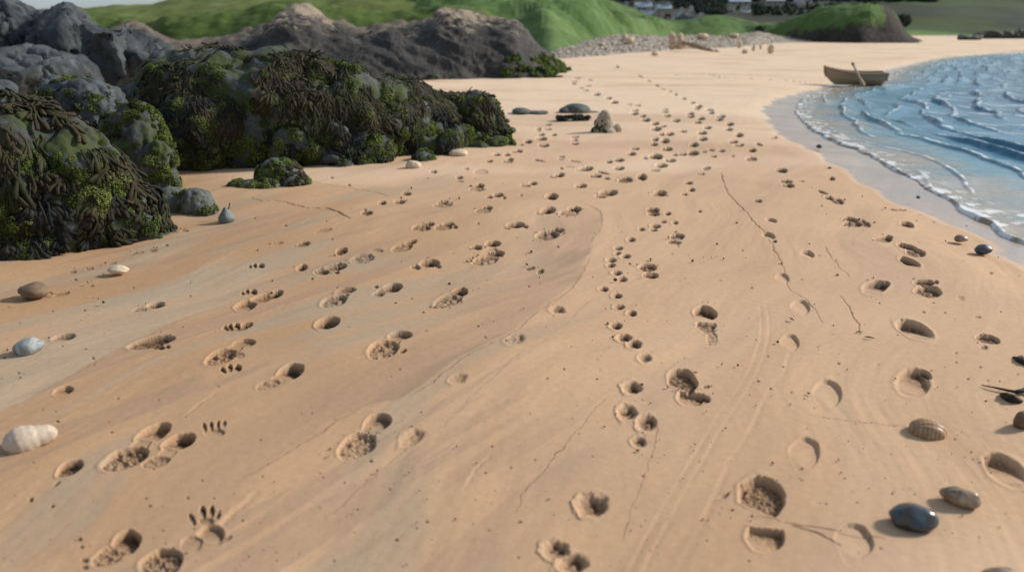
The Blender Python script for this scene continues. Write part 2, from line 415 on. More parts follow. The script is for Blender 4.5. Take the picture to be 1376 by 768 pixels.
PR = """
207 585 26 11 25 .6 .2|169 620 35 14 22 .55 .8|241 597 24 10 20 .8 .1|210 624 20 7 15 .4 .8
275 578 3 7 10 1|284 576 3 7 5 1|293 575 3 7 -5 1|301 573 3 5 -20 .8|288 584 15 5 5 .3
95 633 20 9 25 .9 .5|75 655 8 2 35 .6|41 675 5 3 40 .6|70 684 4 2 20 .6
507 568 20 11 22 .55 .2|480 597 28 15 22 .42 .8|494 581 17 8 30 .16 .2|440 602 5 2 20 .3
170 730 21 16 35 .75|146 748 25 12 25 .4 .9|107 727 4 2.4 10 .9|110 737 3 2 10 .9|114 754 6 3 0 .9|114 764 5 3 0 .6
217 757 31 18 20 .5 1
283 719 19 15 10 .4 0 w|257 730 16 11 20 .25 .3|258 698 4 9 25 1|272 688 5 9 0 1.1|284 687 4.5 9 -5 1.1|292 693 3 7 -30 1|277 699 11 5 0 .5 .4|300 724 14 3 30 .4
85 527 15 6 15 .5|85 453 17 5 10 .6|203 461 33 7 13 .8 .4|208 468 4 3 0 .8|216 468 6 3 0 .9|225 467 4 3 0 .9
208 409 14 5 12 .8 .3|190 413 13 3 12 .4 .6|328 463 16 6 8 .45 .2|297 482 23 10 22 .6 .9|322 480 7 4 5 .4 .8
300 500 5 3 -45 .9|309 497 4 5.5 0 1|319 497 6 5 20 1|303 441 4 4 0 1|309 440 4 5 0 1|318 438 5 4 0 1|331 437 9 4 10 1|317 443 16 3 5 .5
326 394 3 2 -20 .9|332 392 3 4 0 1|340 392 5.5 4 0 1|330 411 16 7 15 .6 .2|350 402 21 6 20 .6 .1|369 396 12 5 22 .9
336 357 2.5 2 0 .9|342 356 3 3.2 0 1|350 356 5 3 0 1|405 359 8 4.5 20 1|432 365 11 5 5 .7|449 360 18 5 13 .7 .3|455 358 10 4 8 .9|452 366 4 2.5 0 1
486 348 16 6 10 .4 1|506 338 9 3 0 .3|449 406 19 8 15 .55 .9|464 392 14 4.5 8 .6 .2|527 388 14 6 12 .9|508 397 9 3.4 10 .6|505 387 4 2 0 .7|518 391 12 4 12 .5 .6
440 437 18 8 15 1 |391 502 19 10 18 .85|361 519 17 6 15 .35 1|538 453 16 6.5 5 .65|515 472 22 12 18 .5 1|541 474 6 2.4 20 .9
618 392 11 5.5 10 .9|602 403 21 8 20 .5 1|577 353 14 5 5 1|558 359 7 3 0 .6|589 357 4 2 0 1
640 333 8 3 0 .8|662 328 11 4 3 1|665 341 13 4 3 .8|652 349 18 6 8 .5 1
735 315 16 6.5 8 .7 .7|748 309 10 3 0 .8|693 303 13 4 3 1|706 305 3.5 2 0 1|680 307 6 2 0 .5
736 283 11 4.5 8 1|724 287 6 2 0 .5|772 281 10 3.4 0 .9|764 286 14 4.5 5 .5 .9|816 260 14 4.5 5 .8 .3|807 264 9 3 5 .8
741 265 9 4.4 0 1|655 280 7 2.4 0 .9|649 284 11 4 5 .5 .9|669 261 7.5 3 0 1|657 264 5 2 0 .6|677 265 3 2 0 .9
644 249 7 2.4 0 .9|640 253 10 3.4 0 .5 .9|716 247 6 2.2 0 .9|706 250 7 2.2 0 .6 .6|751 236 8 3 5 1|742 238 6 2 0 .7|780 250 9 3.2 3 1
657 217 5 1.8 0 .9|681 217 8 2 5 .6|685 214 5 1.8 0 .9|646 231 10 3.4 0 .25 .5|617 238 5 2 0 .9|626 228 4 1.8 0 .5|754 210 5 1.4 0 .7|753 214 4 1.2 0 .6
787 227 10 3.4 4 .9|779 229 6 2 0 .5|800 237 9 2.2 0 .9|831 227 8 2.4 0 1|818 218 5 1.8 0 .9|831 216 8 2.2 0 .9|840 242 10 3.6 0 .8 .5|862 239 7 4.4 0 1|834 244 6 2 0 .5
887 259 9 3.6 0 1|885 262 10 3 0 .6 .7|888 223 9 3.6 0 1|880 230 7 2 0 .5 .4|900 215 8 2.6 0 .8|881 210 10 4 0 .9 .4|848 207 7 2.6 0 1|866 213 4 1.6 0 .6|931 205 8 3.4 0 .8 .4|853 199 6 2 0 .9
513 273 6 2.6 8 .9 .3|536 271 8 2.6 4 1|493 287 8 3 0 .8 .5|546 259 7 2.2 0 .9|595 271 8 2.4 5 1|594 276 13 3.4 3 .5 .9|582 231 5 2 0 .6|617 243 6 1.4 0 .5
576 302 8 2.6 3 1|566 307 13 5 5 .6 .9|602 302 8 2.6 3 1|596 306 12 4.4 5 .6 .8|611 306 4 2.4 0 .8|552 327 9 3 12 .9|540 334 15 5 12 .5 .8|440 309 6 2.4 15 .4 .4|433 311 11 2.4 12 .3 .8|408 329 9 3.4 8 .7 .4|400 331 7 2.4 8 .3 .8|373 327 8 2 5 .3 .8
459 338 8 4 12 .9 .4|456 340 5 3 0 .9|383 304 3 1.4 0 .5|468 248 3 1.4 0 .7
877 283 9 3.4 0 .9 .4|878 288 9 2.4 0 1|897 287 5 2.4 0 .9 0 p|891 297 5 2 0 .9 0 p|907 298 5 2.2 0 .9 0 p|881 303 7 2.8 0 1 0 p|878 308 6 2 0 .8 0 p|862 307 5 2.2 0 .9 0 p|848 320 6 3 0 1 0 p|831 331 6.5 2.4 0 1 0 p|830 338 5 2.4 0 .9 0 p|841 342 7 3 0 1 0 p|822 347 7 3 0 1 0 p|821 354 6 3 0 1 0 p|829 364 7 3 0 1 0 p|836 372 7 3.4 0 1 0 p|811 385 7 3 0 1 0 p
829 394 7 3.6 0 1 0 p|832 409 8 3.4 0 1 0 p|849 418 7 4.4 0 .9 0 p|828 436 8 5 0 1 0 p|839 453 10 6 0 .9 0 p|853 462 10 6 0 .95 0 p|867 480 9 6 0 .7 0 p|850 520 13 8 0 .85 0 p|843 553 13 10 0 .75 0 p|869 567 13 11 0 .8 .2 p|859 592 10 7 0 .75 .2 p|797 677 21 15 0 .75 0 p|747 739 17 13 0 .75 .2 p|770 758 20 14 10 .75 .2 p
749 415 10 5 0 .6 0 p|693 458 13 7 15 .4 .6 p|616 511 12 6 15 .45 .6 p|555 585 17 9 25 .35 .3 p
870 357 12 5 0 .8 .7|874 367 11 4 0 .8|910 316 10 4 0 .8 .6|906 323 9 2.4 -5 .7 .4|911 327 2 4 0 .5
948 417 16 9.5 -10 .85 .2 f|949 433 14 8 -4 .6 .4 h|952 441 9 4 0 .4 .5|957 451 8 9 20 .35 .9
917 510 21 17 -22 .75 .45 f|929 531 19 13 -6 .7 .3 h|944 533 11 6 -15 .7|949 517 5 2.4 10 .6 .4
1024 668 33 29 -24 .62 .5 f|1029 721 27 22 -6 .55 .3 h|1028 698 22 5 -8 .12 .2|972 666 10 3 35 .5|997 652 5 4 40 .7
1111 529 20 22 -10 .24 0 c|1080 611 21 26 -15 .24 0 c|1061 460 13 14 -10 .28 0 c|1075 414 13 13 -10 .28 0 c|1146 732 27 30 -20 .24 0 c|1084 343 10 5.5 -8 .55 0 c|1032 318 9 5 -12 .6 0 c|1036 297 8 4 -12 .6 0 c|1018 270 6 2.4 -8 .7|1051 373 10 7 -15 .3 0 c|1040 325 4 2 0 .7
1114 266 7 2.4 -12 .9 .2|1125 270 9 4 -12 .7 .5|1143 294 11 3 -8 .9 .3|1146 300 13 4.6 -4 .8 .7|1164 301 6 3.4 -20 .8 .5|1191 319 9 3.4 5 1|1185 323 14 5 7 .5|1174 324 6 2 0 .4
1219 333 15 4 -14 1 .2|1230 341 14 6 -10 .7 .6|1222 354 16 5 -22 1 0 w|1219 299 10 4.4 -12 .9 0 w|1205 278 14 1.8 2 .9|1176 386 18 9 8 .55 0 w|1187 382 9 4.4 2 .8|1242 381 15 4 -3 1 .4|1257 381 4 3 0 .8|1247 393 19 8 -6 .75 .7|1229 444 26 11 -24 .6 0 w|1327 457 17 6 -10 .8 .5|1322 468 5 3 0 .6 .5
1227 513 23 18 -5 .5 0 w|1240 502 13 6 -14 .7|1237 522 14 9 40 .3 0 w|1352 628 34 17 -35 .45 0 w|1345 617 22 6 -20 .5 .2|1106 258 8 1.8 -22 .8|1117 240 5 2.8 0 .9 .3|1372 484 7 4 -30 .9
1050 229 8 3.4 -5 .9 .4|1056 245 9 2 -4 1|1059 250 9 2.4 -2 1|1009 214 8 3.4 0 .6 .7|1010 203 6 2.4 0 .9|992 196 8 2.4 5 .7|985 191 7 2.6 0 .9|1020 195 5 2 -20 .7|1039 185 6 1.8 10 .6|949 227 6 3 10 .6 .4|941 235 6 1.8 0 .5|925 246 6 2 0 .9|929 255 5 2.4 0 .9|919 261 5 1.8 0 .6|955 202 5 1.6 0 .7|969 203 5 1.8 0 .9|958 210 5 1.6 0 .7|1076 244 5 1.2 0 .6|940 283 3 1.6 -15 .9
1240 420 3 2 0 .5|1290 403 6 4 -15 .25 0 p|1313 428 5 2 0 .4|1158 297 5 3 0 .6 .5
825 138 6 2.2 0 .9|817 132 5 1.8 0 .8|845 141 5 1.4 0 .4|856 142 5 1.4 0 .5|853 148 5 1.8 0 .9|852 153 6 2 0 1|863 156 5 1.8 0 1|867 161 7 2.4 0 1|880 166 6 2.2 0 1|890 170 6 1.8 0 .8|881 174 8 3 0 1 .3|899 181 7 2.6 0 1|889 181 5 2 0 .9|896 156 5 1.8 0 .8|908 162 6 2 0 1|893 147 5 1.6 0 .6|892 151 6 1.6 0 .6|927 153 6 1.8 0 .8|927 157 6 2 0 .9|938 143 6 2 5 1|936 146 5 1.6 0 .7|953 148 6 1.8 0 .9|955 152 5 1.8 0 .9|941 160 6 2 0 1|937 165 6 2 0 .9|950 172 6 2.4 0 1|943 179 7 2.2 0 .9|944 187 7 2.6 0 1|932 194 7 2.6 0 .9|968 157 7 2.2 0 1|966 161 6 2 0 1|980 167 6 2.4 0 1|979 174 6 2 0 .9|992 182 7 2.6 0 1|917 177 6 1.6 0 .8|893 189 7 2.6 0 1|880 187 5 2 0 .9|878 193 6 2.2 0 1|896 199 8 3 0 .9 .3|917 206 7 2 3 1|907 207 5 1.8 0 .8|946 204 4 1.6 0 .6
727 181 5 1.6 0 .8|727 187 8 2.4 0 1|709 191 6 2.2 0 .9|730 196 8 2.4 0 1|772 184 6 1.4 0 .7|772 188 5 1.6 0 .6|772 193 6 1.8 0 .9|696 203 6 1.8 0 .8|681 208 5 1.8 0 .9|700 195 4 1.4 0 .7|667 208 5 2 0 .9|690 204 4 1.4 0 .6|744 181 4 1.6 0 .8|735 173 6 1.6 0 .6|736 167 5 1.4 0 .8|723 172 4 1.6 0 .7|723 175 4 1.4 0 .6|771 110 5 1.4 0 .5|789 115 5 1.4 0 .5|786 122 5 1.4 0 .5|801 127 6 1.8 0 .7|775 105 5 1.2 0 .5|792 108 4 1.2 0 .5|780 118 4 1.2 0 .5|770 113 4 1.2 0 .5
860 103 4 1.4 -20 .5|872 109 4 1.4 -20 .5|883 115 4 1.4 -20 .5|890 119 4 1.2 -20 .4|900 123 3 1.2 0 .5|907 127 4 1.6 0 .5|918 133 4 1.6 0 .5|930 138 4 1.6 0 .7
725 215 9 1.2 -12 .7|773 217 9 1.2 -10 .6|765 224 7 1.2 -6 .3|811 233 9 1.4 -14 .9|815 240 5 1.6 -10 .8
97 362 5 2 0 .5 .5|82 391 11 2.6 12 .5 .8|120 358 6 2 8 .5 .8|150 351 6 2 10 .4 .8|185 337 8 2 5 .4 .9|205 335 6 2 10 .5 .6|222 328 4 1.6 5 .5|232 310 7 1.6 3 .4 .8|248 309 5 1.6 0 .5 .6|122 380 4 1.6 0 .5 .5|100 372 3 1.5 0 .5
712 358 7 2.6 10 .7 .6|726 362 5 3 20 .8 .5|710 382 2 1.4 0 .6
"""
PR += '''
188 603 22 9 38 .16|312 473 18 7 30 .16|376 511 16 7 30 .14|527 463 14 8 38 .16|610 397 13 6 32 .18|457 399 12 6 38 .16|226 611 18 8 38 .14|657 339 12 5 20 .16|769 284 9 3.5 10 .2
'''
PRINTS = []
for ln in PR.strip().splitlines():
    for it in (q for q in ln.split("|") if q.strip()):
        w = it.split(); v = [float(q) for q in w[:7]]; PRINTS.append(tuple(v) if len(w) < 8 else (*v, w[7]))
build_beach()

# ------------------------------------------------------------------ rocks
_temp = []
def blob(name, lumps, voxel, amps, seed=0, flat=None):
    """lumps = (centre, radii, rotz[, box]) joined into one skin, then weathered by noise; returns mesh in world coordinates"""
    bm = bmesh.new()
    for L in lumps:
        c, r, rz = L[0], L[1], L[2]
        M = Matrix.Translation(c) @ Matrix.Rotation(rz, 4, 'Z') @ Matrix.Rotation(L[4] if len(L) > 4 else 0, 4, 'Y') @ Matrix.Diagonal((*r, 1))
        if len(L) > 3 and L[3]:
            g = bmesh.ops.create_cube(bm, size=1.75, matrix=M)
        else:
            bmesh.ops.create_icosphere(bm, subdivisions=3, radius=1, matrix=M)
    me = bpy.data.meshes.new(name + '_skin'); bm.to_mesh(me); bm.free()
    o = bpy.data.objects.new(name + '_skin', me); COL.objects.link(o)
    md = o.modifiers.new('r', 'REMESH'); md.mode = 'VOXEL'; md.voxel_size = voxel
    sm = o.modifiers.new('s', 'SMOOTH'); sm.iterations = 4; sm.factor = .5
    dg = bpy.context.evaluated_depsgraph_get(); dg.update()
    out = bpy.data.meshes.new_from_object(o.evaluated_get(dg))
    bpy.data.objects.remove(o); bpy.data.meshes.remove(me)
    V = getco(out).astype(float); N = getno(out).astype(float)
    off = np.array([seed * 3.1, seed * 1.7, seed * 2.3])
    for sc, am, kind in amps:
        p = V / sc + off
        if kind == 'n': h = fbm3(p, 3)
        elif kind == 'b':                                   # billows: round swellings with creases
            h = np.abs(perlin3(p)) * 1.6 + .4 * np.abs(perlin3(p * 2.1 + 7)) - .5
        elif kind == 'p':                                   # flat facets split off by random planes
            rg = np.random.default_rng(seed * 13 + 1)
            for _ in range(int(sc)):
                iv = rg.integers(len(V)); d_ = N[iv] + .28 * rg.normal(size=3); d_ /= np.linalg.norm(d_)
                c_ = V[iv]; e = V @ d_ - c_ @ d_; near_ = np.exp(-(((V - c_) ** 2).sum(1) / (am * am)) ** 2)
                V = V - d_ * (np.clip(e + .02 * am, -.22 * am, .3 * am) * near_ * .85)[:, None]
            continue
        elif kind == 'r':                                   # slabs split by cracks
            h = -sstep(.10, .0, np.abs(perlin3(p * np.array([1, 1, .55]) + .4 * perlin3(p * 2)[:, None])))
        V = V + N * (h * am)[:, None]
    setco(out, V); out.name = name
    out.polygons.foreach_set('use_smooth', np.ones(len(out.polygons), bool))
    return out
def lump(x, y, rx, ry, Y, ry_m=None, rz=0, box=0, tilt=0):
    s = Y / ray(x, y)[1] / F
    a, b = rx * s, ry * s
    return (at(x, y, Y), (a, ry_m if ry_m else a * .8, b), rz, box, tilt)
def rock(name, label, cat, lumps, voxel, amps, mat, seed=0, group=None, base=None):
    me = blob(name, lumps, voxel, amps, seed)
    V = getco(me); c = np.array(base if base is not None else (V[:, 0].mean(), V[:, 1].mean(), 0))
    setco(me, V - c)
    o = link(name, me, mat, None, Vector(c)); tag(o, label, cat, group)
    return o

def surf_samples(me, n, rng):
    """points on a mesh, spread by area: position, normal"""
    me.calc_loop_triangles(); T = np.empty(len(me.loop_triangles) * 3, np.int32); me.loop_triangles.foreach_get('vertices', T); T = T.reshape(-1, 3)
    V = getco(me).astype(float); A, B, C = V[T[:, 0]], V[T[:, 1]], V[T[:, 2]]
    Nn = np.cross(B - A, C - A); ar = np.linalg.norm(Nn, axis=1); k = rng.choice(len(T), n, p=ar / ar.sum())
    u, v = rng.random(n), rng.random(n); f = u + v > 1; u[f], v[f] = 1 - u[f], 1 - v[f]
    return A[k] + (B - A)[k] * u[:, None] + (C - A)[k] * v[:, None], Nn[k] / (ar[k][:, None] + 1e-12)

def ico(sub):
    bm = bmesh.new(); bmesh.ops.create_icosphere(bm, subdivisions=sub, radius=1)
    V = np.array([v.co[:] for v in bm.verts]); Fc = np.array([[v.index for v in f.verts] for f in bm.faces]); bm.free(); return V, Fc
ICO = {1: ico(1), 2: ico(2), 3: ico(3)}

def lobes(P, R, Cc, sub=1, squash=None, N=None, jit=.25, rng=RNG):
    """many small lobes in one mesh: centres P, radii R, colours Cc"""
    V0, F0 = ICO[sub]; n = len(P)
    a = rng.normal(size=(n, 3)); a /= np.linalg.norm(a, axis=1)[:, None]
    # random rotations by householder pairs
    Hm = np.eye(3)[None] - 2 * a[:, :, None] * a[:, None, :]
    V = np.einsum('nij,vj->nvi', Hm, V0)
    V = V * (1 + jit * rng.normal(size=(n, len(V0), 1)).clip(-1.6, 1.6)) * (1 + .25 * rng.normal(size=(n, 1, 3)).clip(-1.5, 1.5))
    V = P[:, None] + V * R[:, None, None]
    Fc = F0[None] + (np.arange(n) * len(V0))[:, None, None]
    return V.reshape(-1, 3), Fc.reshape(-1, 3), np.repeat(Cc, len(V0), 0)

MAT_MOSS = m_attr('moss', .9, 90, .006, .1)
MAT_WEED = m_attr('seaweed', .7, 140, .003, .16)

def moss_on(rk, n_clumps, R0, R1, lobe, mask, cols, seed, sub=1, per=16, name='moss', label=None):
    rng = np.random.default_rng(seed); me = rk.data
    P, N = surf_samples(me, n_clumps * 30, rng)
    k = mask(P, N, rng); P, N = P[k][:n_clumps], N[k][:n_clumps]
    Lp, Lr, Lc = [], [], []
    for p, nn in zip(P, N):
        R = rng.uniform(R0, R1); m = int(per * rng.uniform(.6, 1.3)); base = cols[rng.integers(len(cols))]
        t = rng.normal(size=(m, 3)); t -= nn * (t @ nn)[:, None]; t /= np.linalg.norm(t, axis=1)[:, None]
        rr = np.sqrt(rng.random(m)); q = p + t * (rr * R)[:, None] + nn * (R * .40 * np.sqrt(1 - rr * rr * .95))[:, None] - nn * R * .15
        Lp.append(q); Lr.append(lobe * rng.uniform(.6, 1.35, m) * (R / R1) ** .5); Lc.append(np.array(base)[None] * rng.uniform(.65, 1.4, (m, 1)))
    V, Fc, C = lobes(np.concatenate(Lp), np.concatenate(Lr), np.concatenate(Lc), sub, rng=rng, jit=.16 if sub > 1 else .22)
    m = mesh_np(name, V, Fc); vcol(m, 'Col', C); o = link(name, m, MAT_MOSS, rk); o['kind'] = 'stuff'
    if label: o['label'] = label
    return o

def weed_on(rk, n_clumps, length, rad, mask, cols, seed, per=10, fan=1.0, name='seaweed', bulb=1.5, segs=7, label=None, fork=True):
    """fronds that start together, spread in a fan and hang down over the rock"""
    rng = np.random.default_rng(seed); me = rk.data
    bvh = BVHTree.FromPolygons([v.co[:] for v in me.vertices], [p.vertices[:] for p in me.polygons])
    P, N = surf_samples(me, n_clumps * 30, rng); k = mask(P, N, rng); P, N = P[k][:n_clumps], N[k][:n_clumps]
    VV, FF, CC = [], [], []; base = 0; ns = 6
    ang = np.linspace(0, 2 * math.pi, ns, endpoint=False)
    def tube(path, rr, nrm, col):
        nonlocal base
        path = np.array(path); m = len(path)
        t = np.gradient(path, axis=0); t /= np.linalg.norm(t, axis=1)[:, None] + 1e-9
        nrm = np.array(nrm); b = np.cross(t, nrm); b /= np.linalg.norm(b, axis=1)[:, None] + 1e-9; n2 = np.cross(b, t)
        ring = path[:, None] + rr[:, None, None] * (np.cos(ang)[None, :, None] * b[:, None] + .75 * np.sin(ang)[None, :, None] * n2[:, None])
        VV.append(ring.reshape(-1, 3)); VV.append(path[-1:] + t[-1:] * rr[-1] * .7)
        i = np.arange(m - 1)[:, None] * ns; j = np.arange(ns)[None]; j2 = (j + 1) % ns
        q = np.stack([i + j, i + j2, i + ns + j2, i + ns + j], -1).reshape(-1, 4) + base
        tip = base + m * ns; l = base + (m - 1) * ns
        cap = np.stack([l + j[0], l + j2[0], np.full(ns, tip), np.full(ns, tip)], -1)
        FF.append(np.concatenate([q, cap])); CC.append(np.repeat(np.array(col)[None], m * ns + 1, 0)); base += m * ns + 1
    for p, nn in zip(P, N):
        col = np.array(cols[rng.integers(len(cols))]) * rng.uniform(.8, 1.2)
        down = np.array([0, 0, -1.]) - nn * (-nn[2]); L0 = np.linalg.norm(down)
        down = down / L0 if L0 > .15 else np.array([rng.normal() * .6 + .2, -1, 0.])
        sidev = np.cross(nn, down); Lc = length * rng.uniform(.7, 1.3)
        for _ in range(int(per * rng.uniform(.6, 1.3))):
            a = rng.normal() * .5 * fan; d = down * math.cos(a) + sidev * math.sin(a)
            pos = p + sidev * rng.normal() * length * .16 + down * rng.normal() * length * .10
            path, nrm = [], []; L = Lc * rng.uniform(.55, 1.15); r = rad * rng.uniform(.75, 1.25); lift = rng.uniform(.5, 2.0) * r
            for sgm in range(segs):
                hit = bvh.find_nearest(Vector(pos))
                if hit[0] is None: break
                hn = np.array(hit[1]); q = np.array(hit[0]) + hn * lift
                path.append(q); nrm.append(hn)
                d = d + np.array([0, 0, -1.]) * .22 + rng.normal(size=3) * .18; d = d - hn * (d @ hn) * .85; d /= np.linalg.norm(d) + 1e-9
                pos = q + d * L / (segs - 1)
            if len(path) < 3: continue
            s = np.linspace(0, 1, len(path)); rr = r * (.55 + .3 * s + (bulb - .85) * np.exp(-((s - .88) / .16) ** 2))
            cc = col * rng.uniform(.7, 1.35)
            tube(path, rr, nrm, cc)
            if fork and len(path) > 4:
                f0 = len(path) // 2; off = np.cross(nrm[f0], path[f0 + 1] - path[f0]); off /= np.linalg.norm(off) + 1e-9
                sg = rng.choice((-1, 1)); st = np.linspace(0, 1, len(path) - f0)[:, None]
                tube(np.array(path[f0:]) + off * sg * st * L * .28, rr[f0:] * .85, nrm[f0:], cc)
    m = mesh_np(name, np.concatenate(VV), np.concatenate(FF)); vcol(m, 'Col', np.concatenate(CC))
    o = link(name, m, MAT_WEED, rk); o['kind'] = 'stuff'
    if label: o['label'] = label
    return o

GREY = m_rock('dark_wet_rock', (.026, .029, .028), (.090, .097, .094), 2.2, (.055, .072, .018), .47, bumpd=.02)
BLUEGREY = m_rock('blue_grey_rock', (.028, .034, .037), (.092, .107, .113), 1.1, (.05, .068, .022), .62, bumpd=.035)
SLATE = m_rock('slate_rock', (.014, .013, .011), (.060, .053, .045), .9, None, tan=(.27, .215, .155), tanz=(.8, 2.2), bumpd=.07)
PALEROCK = m_rock('grey_sea_rock', (.055, .061, .056), (.135, .145, .13), 4, (.05, .07, .02), .55, bumpd=.01)
CLIFF = m_rock('headland_cliff', (.03, .026, .022), (.12, .10, .08), .6, None, tan=(.26, .17, .09), tanz=(1.6, 3.6), bumpd=.12)

GREENS = [(.082, .108, .024), (.058, .080, .017), (.12, .145, .036), (.040, .056, .014), (.10, .115, .038)]
DGREENS = [(.052, .066, .017), (.036, .048, .013), (.072, .088, .022), (.026, .033, .011)]
BROWNS = [(.036, .030, .016), (.027, .024, .013), (.046, .036, .019), (.025, .026, .012)]
BLACKS = [(.010, .012, .013), (.014, .015, .015), (.018, .017, .013)]

def noise_mask(scale, thr, zlo=-9, zhi=9, seed=0, nz=None, facing=True):
    def f(P, N, rng):
        h = fbm3(P / scale + seed * 5.3, 2)
        m = (h > thr) & (P[:, 2] > zlo) & (P[:, 2] < zhi)
        if facing: m &= (N[:, 1] < .55)
        if nz is not None: m &= N[:, 2] > nz
        return m
    return f

A = rock('mossy_boulder', 'nearest large boulder on the left, hung with brown and black seaweed and bright green moss', 'boulder',
         [lump(-70, 268, 130, 152, 5.45, .62), lump(30, 262, 95, 134, 5.45, .55), lump(95, 268, 85, 104, 5.5, .46), lump(160, 302, 62, 58, 5.6, .32), lump(190, 318, 42, 32, 5.6, .22), lump(60, 330, 80, 40, 5.3, .4)],
         .016, [(.55, .05, 'b'), (40, .2, 'p'), (.22, .04, 'b'), (.35, .03, 'r'), (.07, .010, 'n')], GREY, 1)
weed_on(A, 52, .26, .0135, lambda P, N, r: (P[:, 2] > .50) & (N[:, 1] < .6) & (fbm3(P / .3, 2) > -.5), BROWNS, 21, per=13, fan=1.1, label='brown finger-like fronds over the top')
weed_on(A, 90, .16, .0125, lambda P, N, r: (P[:, 2] < .42) & (P[:, 2] > .03) & (N[:, 1] < .5) & (fbm3(P / .28 + 9, 2) > -.12), BLACKS + BROWNS[3:], 22, per=12, fan=1.6, label='black rubbery fronds over the lower face')
weed_on(A, 60, .18, .0115, lambda P, N, r: (P[:, 2] > .2) & (N[:, 1] < .5) & (P[:, 0] > -3.6) & (fbm3(P / .3 + 4, 2) > -.25), BROWNS + BLACKS[2:], 23, per=10, fan=1.3)
moss_on(A, 420, .025, .07, .0068, noise_mask(.30, -.10, .01, .66, 3), GREENS + DGREENS[:2], 24, sub=1, per=105)
B = rock('grey_boulder', 'low bare grey boulder with small moss patches beside the nearest mossy boulder', 'boulder',
         [lump(262, 276, 26, 24, 6.35, .16), lump(232, 276, 26, 26, 6.4, .16), lump(275, 285, 18, 13, 6.25, .1)], .010,
         [(.25, .025, 'b'), (.1, .015, 'b'), (.03, .003, 'n')], PALEROCK, 2)
moss_on(B, 26, .02, .045, .007, noise_mask(.12, .12, .02, .3, 5), GREENS, 25, sub=1, per=40)

Cb = rock('weedy_outcrop', 'largest dark outcrop, draped in ragged brown weed and moss, behind the low moss-buried stone', 'outcrop',
          [lump(300, 178, 125, 112, 9.3, 1.0), lump(235, 200, 62, 85, 9.0, .7), lump(390, 165, 105, 98, 9.4, 1.0), lump(450, 170, 85, 84, 9.4, .8),
           lump(505, 180, 72, 76, 9.6, .7), lump(545, 178, 42, 62, 9.8, .5), lump(470, 215, 50, 30, 8.9, .4), lump(560, 205, 45, 22, 9.5, .3), lump(572, 172, 40, 46, 10.1, .5), lump(600, 190, 34, 30, 10.1, .4)],
          .024, [(.9, .10, 'b'), (50, .35, 'p'), (.36, .06, 'b'), (.6, .06, 'r'), (.12, .018, 'n')], GREY, 3)
weed_on(Cb, 165, .30, .0105, lambda P, N, r: (P[:, 2] > .52) & (N[:, 1] < .5) & (fbm3(P / .45 + 2, 2) > -.05), BROWNS + BROWNS[:1], 31, per=14, fan=.8, bulb=1.15, segs=6, label='ragged brown weed hanging from the crest')
weed_on(Cb, 60, .22, .012, lambda P, N, r: (P[:, 2] < .75) & (P[:, 2] > .05) & (N[:, 1] < .3) & (fbm3(P / .4 + 7, 2) > .08), BLACKS, 32, per=13, fan=.8, bulb=1.1, segs=6)
moss_on(Cb, 700, .03, .085, .0085, noise_mask(.34, .0, .02, 1.05, 6), DGREENS + GREENS + GREENS, 33, sub=1, per=56)
moss_on(Cb, 150, .04, .09, .009, lambda P, N, r: (P[:, 2] < .32) & (P[:, 2] > .01) & (N[:, 1] < .1), GREENS, 34, sub=1, per=60)
C2 = rock('square_weedy_boulder', 'square-topped weedy boulder at the right end of the largest outcrop', 'boulder',
          [lump(628, 166, 44, 42, 10.6, .42, .15), lump(610, 165, 42, 42, 10.6, .4, .1, 1), lump(650, 168, 24, 42, 10.6, .34), lump(664, 185, 20, 26, 10.4, .22), lump(680, 199, 12, 8, 10.2, .12), lump(640, 195, 44, 20, 10.2, .3)],
          .020, [(.5, .08, 'b'), (30, .25, 'p'), (.2, .045, 'b'), (.4, .05, 'r'), (.08, .012, 'n')], GREY, 4)
weed_on(C2, 46, .26, .011, lambda P, N, r: (P[:, 2] > .22) & (N[:, 1] < .3) & (fbm3(P / .22 + 1, 2) > -.02), BROWNS, 35, per=12, fan=.5, bulb=1.1, segs=6)
moss_on(C2, 260, .025, .06, .0105, noise_mask(.2, -.05, .01, .6, 8), GREENS + DGREENS, 36, sub=1, per=34)
moss_on(C2, 40, .03, .06, .012, lambda P, N, r: (P[:, 2] < .28) & (P[:, 0] > .28) & (N[:, 1] < .3), GREENS, 37, sub=1, per=26)
for k, (x, y, rx, ry, Y, lab, sd) in enumerate([
        (452, 188, 22, 26, 8.72, 'upright rounded stone leaning on the front of the largest outcrop', 5),
        (570, 217, 15, 16, 8.95, 'small blue-grey stone at the foot of the outcrop, left of its pale pebble', 6),
        (602, 200, 15, 24, 9.4, 'pale weedy stone between the outcrop and its square end boulder', 7)]):
    o = rock('leaning_stone', lab, 'stone', [lump(x, y, rx, ry, Y, .15), lump(x + rx * .5, y + ry * .5, rx * .7, ry * .6, Y, .12)], .012,
             [(.2, .03, 'b'), (.06, .006, 'n')], PALEROCK, sd)
    moss_on(o, 34, .015, .045, .0075, noise_mask(.14, -.1, .0, .36, sd), GREENS + DGREENS, 60 + sd, per=40)
    weed_on(o, 12, .16, .010, lambda P, N, r: (N[:, 1] < .3) & (fbm3(P / .15 + 3, 2) > -.1), BROWNS + BLACKS, 160 + sd, per=8, fan=.8, bulb=1.1, segs=5)
Gm = rock('mossy_stone', 'low stone buried under moss in front of the largest outcrop', 'stone',
          [lump(375, 238, 34, 26, 7.6, .2), lump(345, 252, 34, 12, 7.4, .16), lump(395, 245, 18, 14, 7.5, .14)], .012, [(.25, .03, 'b'), (.08, .008, 'n')], PALEROCK, 8)
moss_on(Gm, 150, .02, .045, .008, noise_mask(.2, -.12, .0, .5, 9), GREENS + DGREENS, 41, sub=1, per=40)
